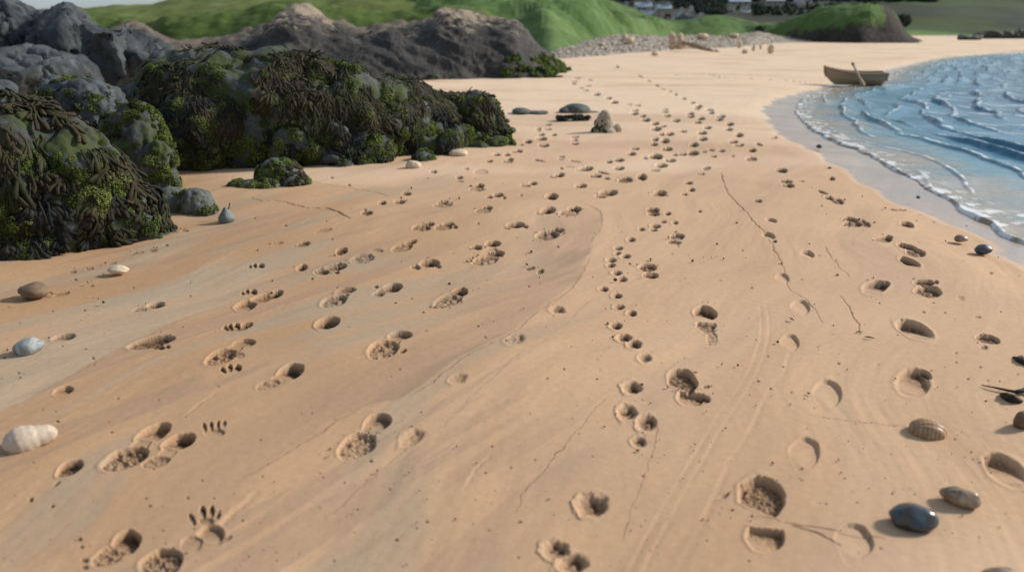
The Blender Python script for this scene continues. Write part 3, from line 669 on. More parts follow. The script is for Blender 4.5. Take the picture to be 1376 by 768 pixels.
moss_on(Gm, 30, .02, .04, .011, lambda P, N, r: (P[:, 2] < .2) & (N[:, 1] < .2) & (P[:, 0] > 0), [(.05, .04, .03), (.04, .033, .025)], 42, sub=1, per=30, name='weed')

for lumps_, lab, sd, ms in [
        ([lump(112, 150, 56, 48, 8.2, .4), lump(85, 140, 35, 36, 8.3, .4)], 'rounded dark boulder with a mossy top, behind the nearest mossy boulder', 11, 40),
        ([lump(190, 215, 44, 78, 7.5, .32), lump(215, 235, 26, 50, 7.2, .2), lump(165, 200, 35, 50, 7.6, .3)], 'craggy dark boulder in the gap between the nearest boulder and the largest outcrop', 12, 70),
        ([lump(190, 150, 42, 40, 8.9, .35), lump(160, 150, 30, 30, 8.8, .3)], 'brownish boulder under the left shoulder of the largest outcrop', 13, 30)]:
    o = rock('dark_boulder', lab, 'boulder', lumps_, .018, [(.35, .06, 'b'), (.15, .03, 'b'), (.3, .03, 'r'), (.06, .008, 'n')], GREY if sd != 11 else BLUEGREY, sd)
    moss_on(o, ms * 3, .025, .06, .0072, noise_mask(.25, -.05, .02, 2, sd), DGREENS + GREENS[:3], 70 + sd, per=56)

amE = [(1.1, .10, 'b'), (60, .40, 'p'), (.45, .05, 'b'), (.7, .10, 'r'), (.4, .06, 'r'), (.16, .03, 'n')]
for lumps_, lab, sd in [
        ([lump(10, 60, 62, 60, 14.5, .8), lump(45, 55, 34, 42, 14.6, .6), lump(-60, 70, 80, 80, 14.5, 1)], 'tallest blue-grey crag, rising out of the top left corner', 21),
        ([lump(88, 70, 40, 52, 14.2, .6), lump(70, 60, 30, 40, 14.4, .5)], 'round-shouldered grey crag right of the tallest one', 22),
        ([lump(40, 105, 62, 42, 12.6, .7), lump(95, 108, 35, 34, 12.7, .5), lump(-30, 110, 50, 45, 12.6, .6)], 'broad low grey rock in front of the crags', 23),
        ([lump(150, 85, 28, 50, 13.4, .45, .1, 1), lump(140, 90, 30, 52, 13.5, .4)], 'upright blocky grey crag with a split down its right side', 24),
        ([lump(200, 82, 28, 36, 13.8, .4), lump(185, 80, 18, 40, 13.8, .4), lump(222, 95, 30, 22, 13.2, .5)], 'sloping grey crag at the right end of the group', 25)]:
    rock('grey_crag', lab, 'crag', lumps_, .034, amE, BLUEGREY, sd)
rock('grey_stone', 'rounded grey stone peeping over the nearest boulder at the left edge', 'stone', [lump(2, 122, 20, 16, 7.4, .15)], .014, [(.2, .02, 'b')], BLUEGREY, 26)

def loft(name, pts, nx, ny, prof=2.0, back=20, amp=(), seed=0):
    """pts: (photo x, photo y of foot, photo y of crest, distance of crest)"""
    q = catmull([(x, yb, yc, Yc) for x, yb, yc, Yc in pts], nx)
    B = np.array([gp(x, yb) for x, yb, yc, Yc in q]); Cr = np.array([at(x, yc, max(Yc, gp(x, yb).y * 1.10 + 3)) for x, yb, yc, Yc in q])
    s = np.linspace(0, 1, ny)[:, None, None]
    zf = (1 - (1 - s[..., 0]) ** prof)
    V = B[None] + (Cr - B)[None] * s; V[..., 2] = B[None, :, 2] + (Cr - B)[None, :, 2] * zf
    nb = ny // 2; sb = np.linspace(0, 1, nb + 1)[1:, None, None]
    Bk = Cr[None] + np.array([0, back, 0])[None, None] * sb; Bk[..., 2] = Cr[None, :, 2] * (1 - sb[..., 0] ** 2) - .4 * sb[..., 0]
    Bk[..., 0] += Cr[None, :, 0] / Cr[None, :, 1] * back * sb[..., 0]
    V = np.concatenate([V, Bk]); S = np.concatenate([s[:, 0, 0], 1 + sb[:, 0, 0]])
    n = len(V); p = V.reshape(-1, 3).copy(); w = np.repeat(np.clip(S * 3.2, 0, 1), nx)
    for sc, am in amp: p[:, 2] += am * fbm2(V[..., 0].ravel() / sc + seed, V[..., 1].ravel() / sc * .8 + seed * 2, 4) * w
    p[:, 2] -= .03 * (np.repeat(S, nx) == 0)
    idx = (np.arange(n - 1)[:, None] * nx + np.arange(nx - 1)[None]).ravel()
    Q = np.stack([idx, idx + 1, idx + nx + 1, idx + nx], 1)
    return mesh_np(name, p, Q), np.repeat(S, nx)

def strata(me, origin, amps, seed=0):
    me.update(); V = getco(me).astype(float); N = getno(me).astype(float)
    q = V.copy(); tilt = math.radians(24); q[:, 2] = V[:, 2] * math.cos(tilt) + V[:, 0] * math.sin(tilt); q[:, 0] = V[:, 0] * math.cos(tilt) - V[:, 2] * math.sin(tilt)
    out = V
    for sc, am, an in amps:
        p = q / sc * np.array(an) + seed
        h = perlin3(p + .5 * perlin3(p * .6 + 5)[:, None]); h = np.where(np.array(an)[2] > 1, np.round(h * 3) / 3 * .6 + h * .4, h)
        out = out + N * (h * am)[:, None]
    setco(me, out - np.array(origin))
fm, _ = loft('long_rock_ridge', [(250, 110, 70, 31), (300, 110, 58, 31), (340, 109, 52, 31), (370, 109, 26, 31), (395, 108, 12, 31), (420, 108, 17, 31), (442, 108, 31, 31), (480, 108, 43, 30), (540, 108, 39, 30), (578, 108, 31, 30), (594, 107, 13, 30), (620, 107, 13, 30), (650, 106, 24, 30), (688, 106, 26, 29.5), (706, 105, 40, 29), (730, 105, 68, 28.5), (754, 104, 90, 28), (772, 103, 101, 27)], 420, 90, 2.0, 3, (), 3)
fo = (gp(560, 106).x, gp(560, 106).y, 0)
strata(fm, fo, [(2.2, .24, (1, 1, 1)), (.9, .15, (.7, .7, 2.2)), (.5, .09, (.45, .45, 2.6)), (.45, .05, (1, 1, 1)), (.16, .022, (1, 1, 1))], 4)
Fr = link('long_rock_ridge', fm, SLATE, None, Vector(fo)); tag(Fr, 'long dark rock ridge with pale lichen on top, below the green hill', 'rock ridge')
moss_on(Fr, 90, .10, .22, .05, lambda P, N, r: (P[:, 2] < .55 + .1 * np.sin(P[:, 0] * 3)) & (N[:, 1] < .2) & (P[:, 0] > 2.4) , [(.04, .06, .012), (.05, .075, .016)], 81, per=30)
moss_on(Fr, 50, .08, .15, .04, lambda P, N, r: (P[:, 2] < .28) & (N[:, 1] < .2) & (P[:, 0] > .2), DGREENS, 82, per=24)

# rocks out on the sand
def small_rock(name, label, cat, lumps_, vox, amps, mat, sd): return rock(name, label, cat, lumps_, vox, amps, mat, sd)
small_rock('domed_rock', 'smooth domed grey rock half sunk in the sand behind the dark weed', 'rock', [lump(775, 148, 19, 9.5, 14.3, .25), lump(760, 150, 10, 6, 14.2, .15), lump(795, 152, 12, 3, 14.3, .15)], .02, [(.3, .03, 'b')], PALEROCK, 41)
small_rock('flat_rock', 'flat grey rock slab barely showing through the sand', 'rock', [lump(702, 150, 14, 4, 14, .25), lump(722, 151, 16, 2.4, 14, .2)], .02, [(.3, .02, 'b')], PALEROCK, 42)
small_rock('low_stone', 'low dark stone just right of the square weedy boulder', 'stone', [lump(686, 175, 8, 5, 11.5, .12)], .015, [(.15, .02, 'b')], GREY, 43)
small_rock('low_stone', 'tiny dark stone behind the low one beside the square boulder', 'stone', [lump(681, 162, 5, 3, 12.7, .08)], .012, [(.15, .02, 'b')], GREY, 44)
MOSSY = m_rock('mossy_cone_rock', (.32, .26, .19), (.46, .38, .28), 4, (.14, .14, .05), .60, bumpd=.008)
small_rock('cone_rock', 'upright cone-shaped rock with green moss on its shaded side, standing alone on the sand', 'rock',
           [lump(812, 177, 18, 9, 11.5, .16), lump(812, 169, 14, 15, 11.5, .12), lump(812.5, 160, 10.5, 11, 11.5, .095), lump(813, 155, 8.2, 7.5, 11.5, .08), lump(828, 173, 8.5, 7, 11.5, .08)], .009, [(.14, .006, 'b'), (.05, .003, 'n')], MOSSY, 45)
moss_on(bpy.data.objects['cone_rock'], 26, .015, .03, .006, lambda P, N, r: (N[:, 0] < .1) & (N[:, 1] < .4) & (P[:, 0] < .04) & (P[:, 2] < .10 + .08 * r.random(len(P))) & (P[:, 2] > .0), [(.05, .062, .015), (.07, .085, .022)], 49, per=30)
wh = rock('weed_heap', 'flat black clump of seaweed washed up on the sand', 'seaweed', [lump(755, 160, 9, 2.8, 12.95, .14), lump(772, 158, 14, 2.6, 13, .12), lump(790, 158, 3, 1.5, 13, .1)], .012, [(.08, .02, 'b'), (.04, .012, 'n')], GREY, 46)
weed_on(wh, 30, .10, .008, lambda P, N, r: N[:, 2] > .1, BLACKS, 47, per=9, fan=2.5, name='frond', segs=5)

# ------------------------------------------------------------------ pebbles and shells
def pebble(name, label, cat, x, y, rx, rz_px, mat, rot=0, flat=.8, amps=None, z=0, tilt=0, seed=1, group=None):
    s = slant(x, y) / F; c = gp(x, y + rz_px * .55)
    V, Fc = ICO[3][0].copy(), ICO[3][1]
    bm = bmesh.new(); bmesh.ops.create_icosphere(bm, subdivisions=4, radius=1); bm.to_mesh(me := bpy.data.meshes.new(name)); bm.free()
    V = getco(me).astype(float)
    h = fbm3(V * .8 + seed * 4.4, 2) * .22 + fbm3(V * 2.2 + seed, 3) * .02
    V = V * (1 + h[:, None])
    R = np.array([rx * s, rx * s * flat, rz_px * s]); V = V * R
    setco(me, V); me.polygons.foreach_set('use_smooth', np.ones(len(me.polygons), bool))
    o = link(name, me, mat, None, c + Vector((0, R[1] * .2, R[2] * .62))); o.rotation_euler = (0, tilt, rot)
    tag(o, label, cat, group); return o
def m_stone(name, a, b, sc=14, rough=.5, bands=None, spec=.45):
    t = NT(name); c = t.coord()
    n = t.noise(c, sc, 6, .65); n2 = t.noise(c, sc * 10, 3, .6)
    col = t.ramp(n, [(.35, a), (.68, b)])
    if bands:
        w = t.n('ShaderNodeTexWave'); w.inputs['Scale'].default_value = bands[1]; w.inputs['Distortion'].default_value = bands[2]; w.inputs['Detail'].default_value = 3
        t.l(c, w.inputs['Vector']); col = t.mix(t.ramp(w.outputs['Fac'], [(.62, (0, 0, 0)), (.8, (1, 1, 1))]), col, bands[0])
    col = t.mix(1.0, col, t.ramp(n2, [(.35, (.8, .8, .8)), (.65, (1.15, 1.15, 1.15))]), 'MULTIPLY')
    return t.out(col, rough, t.bump(n2, .4, .0012), Specular_IOR_Level=spec)
BRN = m_stone('brown_stone', (.12, .075, .043), (.19, .125, .075), 20, .75)
CRM = m_stone('cream_stone', (.50, .38, .26), (.62, .50, .36), 25, .7)
BLU = m_stone('banded_blue_stone', (.17, .19, .185), (.25, .275, .27), 14, .6, ((.33, .35, .34), 5, 3))
NAVY = m_stone('wet_dark_blue_stone', (.022, .032, .040), (.06, .078, .088), 16, .22, ((.05, .04, .03), 4, 8), .55)
TAN = m_stone('wet_tan_stone', (.09, .05, .028), (.42, .32, .21), 12, .25, None, .5)
DBL = m_stone('dark_blue_stone', (.035, .045, .055), (.08, .095, .11), 20, .5)
TEAL = m_stone('teal_stone', (.10, .12, .115), (.17, .19, .18), 20, .7)
pebble('round_stone', 'round brown stone on the sand near the left edge', 'stone', 45, 392, 17, 10.5, BRN, .1, .9, seed=2)
pebble('pebble', 'oval cream pebble on the sand below the nearest mossy boulder', 'pebble', 159, 363, 12, 6, CRM, .2, .7, seed=3)
pebble('banded_stone', 'blue-grey stone with pale bands beside a shallow footprint at the left edge', 'stone', 38, 467, 19, 11.5, BLU, .35, .75, tilt=-.12, seed=4)
pebble('pebble', 'pinkish cream pebble nearest the foot of the largest outcrop', 'pebble', 555, 223, 10, 6.5, CRM, .0, .8, seed=5)
pebble('pebble', 'larger cream pebble below the square weedy boulder', 'pebble', 616, 207, 12, 6, CRM, .1, .8, seed=6)
pebble('wet_stone', 'glossy dark blue stone with a rusty underside, at the lower right', 'stone', 1230, 698, 31, 16, NAVY, .12, .72, seed=7)
pebble('pebble', 'glossy tan and brown pebble behind the dark blue stone', 'pebble', 1292, 669, 24, 13, TAN, -.6, .55, seed=8)
pebble('pebble', 'flat tan pebble on the sand near the water, beside the dark one', 'pebble', 1292, 321, 9, 4.6, TAN, .1, .8, seed=9)
pebble('pebble', 'dark blue pebble on the sand nearest the water edge', 'pebble', 1321, 336, 11, 6.5, DBL, .2, .8, seed=10)
pebble('pebble', 'black pebble on the wet sand by the tip of the bay', 'pebble', 1101, 197, 4, 2.4, DBL, .2, .8, seed=11)
pebble('pebble', 'tiny black pebble on the wet sand below the breaking wave', 'pebble', 1234, 265, 3, 2, DBL, .2, .8, seed=12)
pebble('pebble', 'small brown pebble at the top of the dry sand by the wet strip', 'pebble', 1115, 226, 2.6, 1.6, BRN, .2, .8, seed=13)
pebble('round_stone', 'blurred grey-brown stone cut by the right edge below the twig', 'stone', 1376, 566, 13, 14, BRN, .2, .8, seed=14)
pebble('round_stone', 'dark stone cut by the bottom right corner', 'stone', 1347, 778, 22, 12, TAN, .2, .8, seed=15)
pst = pebble('pointed_stone', 'pointed teal-grey stone with a twig stuck behind it, below the low grey boulder', 'stone', 304, 295, 10, 8, TEAL, .2, .9, seed=16)
V = getco(pst.data); V[:, 2] += np.where(V[:, 2] > 0, V[:, 2] * 1.0 * np.exp(-(V[:, 0] ** 2 + V[:, 1] ** 2) / .0012), 0); setco(pst.data, V)

def tube_mesh(name, pts, rads, ns=8, wob=0.0):
    P = np.array([list(p) for p in pts]); R = np.array(rads, float)
    n = len(P) * 4; D = np.c_[P, R]; D = catmull(D, n); P, R = D[:, :3], D[:, 3]
    t = np.gradient(P, axis=0); t /= np.linalg.norm(t, axis=1)[:, None]
    up = np.array([.1, .3, 1.]); b = np.cross(t, up); b /= np.linalg.norm(b, axis=1)[:, None]; u = np.cross(b, t)
    a = np.linspace(0, 2 * math.pi, ns, endpoint=False)
    w = 1 + wob * RNG.normal(size=(n, ns))
    ring = P[:, None] + (R[:, None] * w)[..., None] * (np.cos(a)[None, :, None] * b[:, None] + np.sin(a)[None, :, None] * u[:, None])
    i = np.arange(n - 1)[:, None] * ns; j = np.arange(ns)[None]; j2 = (j + 1) % ns
    q = np.stack([i + j, i + j2, i + ns + j2, i + ns + j], -1).reshape(-1, 4)
    Vv = np.concatenate([ring.reshape(-1, 3), P[:1], P[-1:]]); m = n * ns
    c0 = np.stack([j2[0], j[0], np.full(ns, m), np.full(ns, m)], -1); l = (n - 1) * ns
    c1 = np.stack([l + j[0], l + j2[0], np.full(ns, m + 1), np.full(ns, m + 1)], -1)
    bm = bmesh.new(); vs = [bm.verts.new(v) for v in Vv]
    for f in np.concatenate([q, c0, c1]):
        ids = list(dict.fromkeys(f.tolist()))
        bm.faces.new([vs[k] for k in ids])
    return from_bm(bm, name)
WOOD = m_simple('weathered_wood', (.10, .066, .040), (.20, .14, .09), 30, .8, .002, .2, (1, 1, 6))
DARKW = m_simple('black_weed', (.018, .014, .010), (.05, .036, .024), 40, .7, .002, .25)
tw = tube_mesh('twig', [at(305, 291, 6.0), at(306, 284, 6.03), at(308, 277, 6.02), at(309, 272, 6.05)], [.004, .0035, .005, .003], 6, .15)
tag(link('twig', tw, DARKW), 'short brown twig standing up behind the pointed teal stone', 'twig')
b0 = [gp(1319, 517, .006), gp(1340, 521, .012), gp(1358, 525, .012), gp(1368, 526, .015), gp(1382, 522, .02), gp(1396, 526, .02)]
tag(link('twig', tube_mesh('twig', b0, [.002, .004, .006, .009, .011, .008], 8, .1), DARKW), 'thin black twig lying on the sand at the right edge', 'twig')
b1 = [gp(1345, 529, .004), gp(1352, 532, .012), gp(1362, 536, .014), gp(1374, 539, .006)]
tag(link('weed_scrap', tube_mesh('weed_scrap', b1, [.006, .016, .018, .005], 8, .12), DARKW), 'dark scrap of seaweed lying below the black twig', 'seaweed')
b2 = [gp(1362, 480, .006), gp(1372, 485, .012), gp(1384, 492, .01)]
tag(link('weed_scrap', tube_mesh('weed_scrap', b2, [.006, .016, .010], 8, .12), DARKW), 'dark scrap of seaweed at the right edge above the black twig', 'seaweed')
for (x, y, x2, y2, lab) in [(1150, 445.5, 1159, 445.5, 'short dark straw lying at the lower end of the faint sand crack'), (1162, 452, 1175, 454, 'short brown straw lying right of the dark one'),
                            (1061, 427, 1067, 430, 'tiny dark straw by the pale crescent print')]:
    tag(link('straw', tube_mesh('straw', [gp(x, y, .004), gp((x + x2) / 2, (y + y2) / 2 - .4, .007), gp(x2, y2, .004)], [.002, .0035, .0015], 6, .1), DARKW), lab, 'straw')

# cockle shell: ribbed dome
def cockle():
    n, m = 72, 26; s = slant(1246, 572) / F; rx, ry, rz = 23 * s, 19 * s, 13 * s
    Vv = []
    for j in range(m + 1):
        f = j / m * math.pi / 2 * 1.12
        for i in range(n):
            a = i / n * 2 * math.pi
            x, y = math.cos(a) * math.sin(f), math.sin(a) * math.sin(f)
            z = math.cos(f)
            # ribs fan out from the hinge at the left end of the shell
            hx = x + 1.25; ang = math.atan2(y + .25, hx)
            rib = abs(math.sin(ang * 9.5)) * .075 * min(1, hx * 1.1)
            k = 1 + rib - .03
            Vv.append((x * rx * k, y * ry * k * (1 - .12 * x), z * rz * k * (1 + .18 * x)))
    Fc = [(j * n + i, j * n + (i + 1) % n, (j + 1) * n + (i + 1) % n, (j + 1) * n + i) for j in range(m) for i in range(n)]
    me = mesh_np('shell', np.array(Vv), np.array(Fc))
    t = NT('cockle_shell'); c = t.coord()
    w = t.noise(c, 30, 4, .6); v = t.n('ShaderNodeTexWave', bands_direction='X'); v.inputs['Scale'].default_value = 22; v.inputs['Distortion'].default_value = 2.5
    t.l(c, v.inputs['Vector'])
    col = t.mix(t.math('MULTIPLY', v.outputs['Fac'], .5), t.ramp(w, [(.35, (.27, .155, .085)), (.7, (.46, .30, .18))]), (.17, .10, .06))
    mt = t.out(col, .45, t.bump(w, .3, .001), Specular_IOR_Level=.2)
    o = link('shell', me, mt, None, gp(1246, 578) + Vector((0, 0, .0)))
    o.rotation_euler = (.18, .08, -.35)
    tag(o, 'ribbed brown cockle shell lying domed side up on the sand', 'shell')
cockle()
# whelk shell: fat body whorl, smaller spire
def whelk():
    s = slant(42, 597) / F; n, m = 60, 48
    Vv = []; ax = Vector((.86, .46, .10)).normalized(); up = Vector((0, 0, 1)); bx = ax.cross(up).normalized(); uz = bx.cross(ax)
    prof = [(0, 0), (.03, .30), (.10, .62), (.22, .90), (.36, 1.0), (.50, .92), (.58, .84), (.64, .76), (.70, .71), (.78, .66), (.85, .58), (.90, .50), (.94, .40), (.98, .24), (1, .0)]
    pr = catmull(prof, m)
    Ltot, R = 66 * s, 20 * s
    for q, r in pr:
        for i in range(n):
            a = i / n * 2 * math.pi
            tw_ = a / (2 * math.pi)
            fr = .018 * math.sin((q * 7 + tw_) * 2 * math.pi) * (r > .2)
            lip = 1 + .14 * math.exp(-((a - 4.6) / .7) ** 2) * math.exp(-((q - .25) / .22) ** 2)
            rr = max(r, 0) * R * (1 + fr) * lip
            p = ax * ((q - .5) * Ltot) + (bx * math.cos(a) + uz * math.sin(a)) * rr
            Vv.append(p[:])
    Fc = [(j * n + i, j * n + (i + 1) % n, (j + 1) * n + (i + 1) % n, (j + 1) * n + i) for j in range(m - 1) for i in range(n)]
    V = np.array(Vv); V[:, 2] += R * .72
    V += .002 * fbm3(V * 60, 3)[:, None]
    me = mesh_np('shell', V, np.array(Fc))
    o = link('shell', me, m_simple('chalky_shell', (.42, .33, .245), (.60, .50, .39), 18, .65, .003, .3), None, gp(43, 602))
    tag(o, 'chalky white whelk shell lying on the sand at the left edge', 'shell')
whelk()

# ------------------------------------------------------------------ loose grit on the sand
def grit():
    P, R, C = [], [], []
    for _ in range(520):
        x, y = RNG.uniform(-60, 1440), 215 + 560 * RNG.random() ** .7
        if y < 365 and x < 330: continue
        if x > 1080 and y < 200 + (x - 1080) * .52: continue
        s = slant(x, y) / F; p = gp(x, y); r = s * RNG.choice([.7, .9, 1.3, 1.9], p=[.45, .3, .19, .06])
        P.append((p.x, p.y, r * .3)); R.append(r); k = RNG.random(); C.append((.07, .045, .028) if k < .7 else (.24, .17, .11))
    for e in PRINTS:
        x, y, ha, hb = e[:4]; rough = e[6] if len(e) > 6 else 0
        if y < 240 or (e[5] < .35 and not rough): continue
        for _ in range(int((1.5 + 5.5 * rough) * min(1.6, ha / 12))):
            a = RNG.uniform(0, 2 * math.pi); m = 1.02 + abs(RNG.normal()) * .28; th = math.radians(e[4])
            u, v = math.cos(a) * ha * m, math.sin(a) * hb * m
            xx, yy = x + u * math.cos(th) - v * math.sin(th), y - (u * math.sin(th) + v * math.cos(th))
            s = slant(xx, yy) / F; p = gp(xx, yy); r = s * RNG.choice([.8, 1.2, 1.8], p=[.55, .33, .12])
            P.append((p.x, p.y, r * .25)); R.append(r); C.append(np.array((.30, .205, .125)) * RNG.uniform(.45, 1.15))
    V, Fc, Cc = lobes(np.array(P), np.array(R), np.array([tuple(c) for c in C]), 1, jit=.3)
    me = mesh_np('grit', V, Fc); vcol(me, 'Col', Cc)
    tag(link('grit', me, m_attr('grit', .85, 300, .001)), 'tiny dark crumbs of grit scattered over the sand', 'grit', None, 'stuff')
grit()

# ------------------------------------------------------------------ the sea
def build_sea():
    PX = np.r_[np.arange(1040, 1400, 1.0), np.arange(1400, 3000, 9)]; PY = np.r_[np.arange(58, 345, .62), np.arange(345, 930, 6)]
    gx, gy = np.meshgrid(PX, PY); W, Hn = len(PX), len(PY)
    U, V = (gx - CX) / F, (CY - gy) / F; Yd, Zd = CP + V * SP, -SP + V * CP; T = -CAMH / Zd
    X, Y = U * T, Yd * T
    ds, side = seg_dist(X, Y, SHORE); d = ds * np.where(side > 0, 1, -1)       # + in the water
    d0 = d - .05 * fbm2(X * 2.2, Y * 2.2, 3)
    wob = .30 * fbm2(X * .45 + 3, Y * .28, 2) + .07 * fbm2(X * 1.8, Y * 1.2, 3)
    lam0, gr = .30, .11
    ph = np.log1p(np.clip(d, 0, 60) * gr / lam0) / gr + wob * 2.2
    fr = ph - np.floor(ph)                                                      # 0 = foot on the shore side
    cid = np.floor(ph)
    crest = np.where(fr < .13, sstep(0, .13, fr), sstep(1.0, .13, fr) ** 1.6)
    on = sstep(-.42, .05, fbm2(X * .42 + 40 + cid * 3.3, Y * .24 + cid * 7.7, 2))
    A = (.010 + .032 * sstep(.1, 1.4, d)) * (.55 + .9 * sstep(-.4, .5, fbm2(X * .7 + 70, Y * .4, 2))) * (1 + .02 * np.clip(Y, 0, 30))
    Z = -.045 + A * crest * on + .003 * fbm2(X * 5, Y * 3, 3) * sstep(16, 8, Y) + .012 * fbm2(X * .9, Y * .6, 3) * sstep(.3, 2, d)
    lip = .009 * sstep(0, .035, d0) * (.6 + .5 * fbm2(X * 4, Y * 3, 2))
    Z = Z + lip * np.exp(-d0.clip(0) / .5) - .06 * sstep(.02, -.03, d0)
    cell = fbm2(X * 6, Y * 4, 4, .65)
    foam = np.clip(sstep(.08, .0, np.abs(fr - .17)) * on * sstep(-.25, .45, cell + .15 * on), 0, 1) * .85
    foam = np.maximum(foam, sstep(.16, .0, d0) * sstep(-.1, .35, cell) * .9)
    foam = np.maximum(foam, sstep(.45, .08, d0) * sstep(.12, .45, cell) * .7)
    foam = np.maximum(foam, sstep(.05, .4, fbm2(X * 1.6 + 9, Y * 1.6, 4, .6) - .25 * np.abs(d - .35)) * sstep(8.5, 6, Y) * .8 * sstep(.9, .2, d))
    foam = np.maximum(foam, sstep(.38, .7, fbm2(X * .8 + 2, Y * 1.6, 4, .6)) * .6 * sstep(1, 4, d))
    far = sstep(12, 30, Y)
    foam = foam * (1 - .4 * far)
    keep = (d0 > -.04).reshape(-1)
    idx = (np.arange(Hn - 1)[:, None] * W + np.arange(W - 1)[None]).ravel(); Q = np.stack([idx, idx + W, idx + W + 1, idx + 1], 1)
    Q = Q[keep[Q].all(1)]; used = np.unique(Q); mp = np.zeros(W * Hn, np.int64); mp[used] = np.arange(len(used))
    me = mesh_np('sea', np.stack([X, Y, Z], -1).reshape(-1, 3)[used], mp[Q])
    vflt(me, 'deep', np.clip(d, 0, 30).reshape(-1)[used]); vflt(me, 'foam', foam.reshape(-1)[used])
    t = NT('sea_water'); c = t.coord()
    dp = t.attr('deep').outputs['Fac']; fo = t.attr('foam').outputs['Fac']
    mr = t.n('ShaderNodeMapRange'); mr.inputs[2].default_value = 5.0; t.l(dp, mr.inputs[0])
    nn = t.math('ADD', mr.outputs[0], t.math('MULTIPLY', t.math('SUBTRACT', t.noise(c, .9, 4, .6), .5), .55))
    col = t.ramp(nn, [(.0, (.30, .25, .19)), (.10, (.23, .235, .21)), (.20, (.10, .215, .265)), (.36, (.035, .155, .235)), (1, (.018, .095, .165))])
    col = t.mix(fo, col, (.78, .80, .80))
    rp = t.noise(c, 9, 4, .6)
    rough = t.math('ADD', .16, t.math('MULTIPLY', fo, .7))
    m = t.out(col, rough, t.bump(rp, .35, .02), IOR=1.33, Specular_IOR_Level=.15)
    tag(link('sea', me, m), 'shallow blue water with small foaming ripples', None, None, 'structure')
build_sea()

# ------------------------------------------------------------------ hills
def m_grass(name, a, b, c3, sc):
    t = NT(name); c = t.coord()
    n = t.noise(c, sc, 5, .6); n2 = t.noise(c, sc * 9, 5, .65); n3 = t.noise(c, sc * 60, 3, .6)
    col = t.ramp(n, [(.3, a), (.52, b), (.72, c3)])
    col = t.mix(1.0, col, t.ramp(n2, [(.3, (.7, .72, .65)), (.7, (1.22, 1.2, 1.2))]), 'MULTIPLY')
    nn = t.bump(n2, .5, .12); nn = t.bump(n3, .6, .05, nn)
    return t.out(col, .95, nn, Specular_IOR_Level=.1)
GRASS = m_grass('hill_grass', (.036, .058, .015), (.070, .105, .026), (.12, .145, .045), .09)
GRASS2 = m_grass('dune_grass', (.046, .088, .026), (.085, .145, .046), (.14, .195, .075), .12)
me, _ = loft('hill', [(-300, 62, 26, 70), (60, 62, 22, 70), (100, 62, 18, 70), (150, 62, 20, 70), (200, 64, 27, 68), (225, 66, 23, 66), (260, 66, 19, 64), (300, 66, 17, 62), (345, 66, 10, 60), (395, 66, 6, 60), (450, 66, 11, 60), (500, 66, 16, 60), (560, 66, 17, 60), (600, 66, 12, 62), (640, 66, 14, 64), (680, 66, 30, 66), (720, 64, 58, 70)],
             260, 44, 3.2, 40, [(4, .35), (1.3, .16)], 1)
tag(link('hill', me, GRASS), 'dark green grassy brow behind the rock ridge', None, None, 'structure')
YEL = m_grass('sunlit_hill_grass', (.065, .095, .025), (.12, .15, .042), (.17, .19, .065), .06)  # yellower than the brow: sunlight on the upper slope put into the colour
me, _ = loft('hill', [(-300, 58, 24, 130), (60, 58, 17, 130), (100, 58, 14, 130), (150, 58, 11, 128), (200, 58, 5, 126), (240, 58, -2, 124), (300, 58, -12, 122), (400, 58, -24, 120), (500, 58, -30, 118), (580, 58, -26, 118), (640, 58, -10, 118), (700, 58, 30, 118)],
             200, 40, 1.4, 50, [(12, .6), (3, .12)], 3)
tag(link('hill', me, YEL), 'sunlit yellow-green hilltop above the brow', None, None, 'structure')
me, _ = loft('hill', [(560, 66, -10, 130), (620, 66, -26, 130), (690, 66, -30, 128), (740, 70, -26, 120), (780, 66, -14, 116), (815, 58, 4, 112), (850, 54, 20, 108), (885, 51, 34, 104), (915, 49, 46, 100)],
             200, 60, 1.5, 40, [(13, 1.9), (5, .7), (1.2, .08)], 5)
tag(link('hill', me, GRASS2), 'smooth green hill with gullies behind the pebble bank', None, None, 'structure')
me, _ = loft('hill', [(800, 50, -2, 190), (845, 50, 10, 180), (875, 50, 22, 165), (905, 49, 27, 150), (930, 49, 26, 140), (960, 49, 21, 135), (985, 49, 24, 132), (1005, 49, 28, 128), (1030, 50, 33, 122), (1060, 51, 30, 118), (1085, 52, 30, 114), (1110, 54, 36, 108)],
             160, 40, 1.7, 30, [(9, .45), (3, .15)], 9)
tag(link('hill', me, GRASS2), 'low green dunes below the far village', None, None, 'structure')
me, S = loft('headland', [(1030, 54, 44, 108), (1055, 55, 30, 106), (1080, 56, 20, 102), (1110, 57, 11, 98), (1150, 58, 6, 95), (1180, 58, 8, 93), (1198, 58, 14, 91), (1208, 58, 27, 89), (1216, 58, 42, 87), (1226, 58, 51, 85), (1240, 58, 57, 82)],
             160, 50, 3.0, 18, [(5, .35), (1.5, .12)], 12)
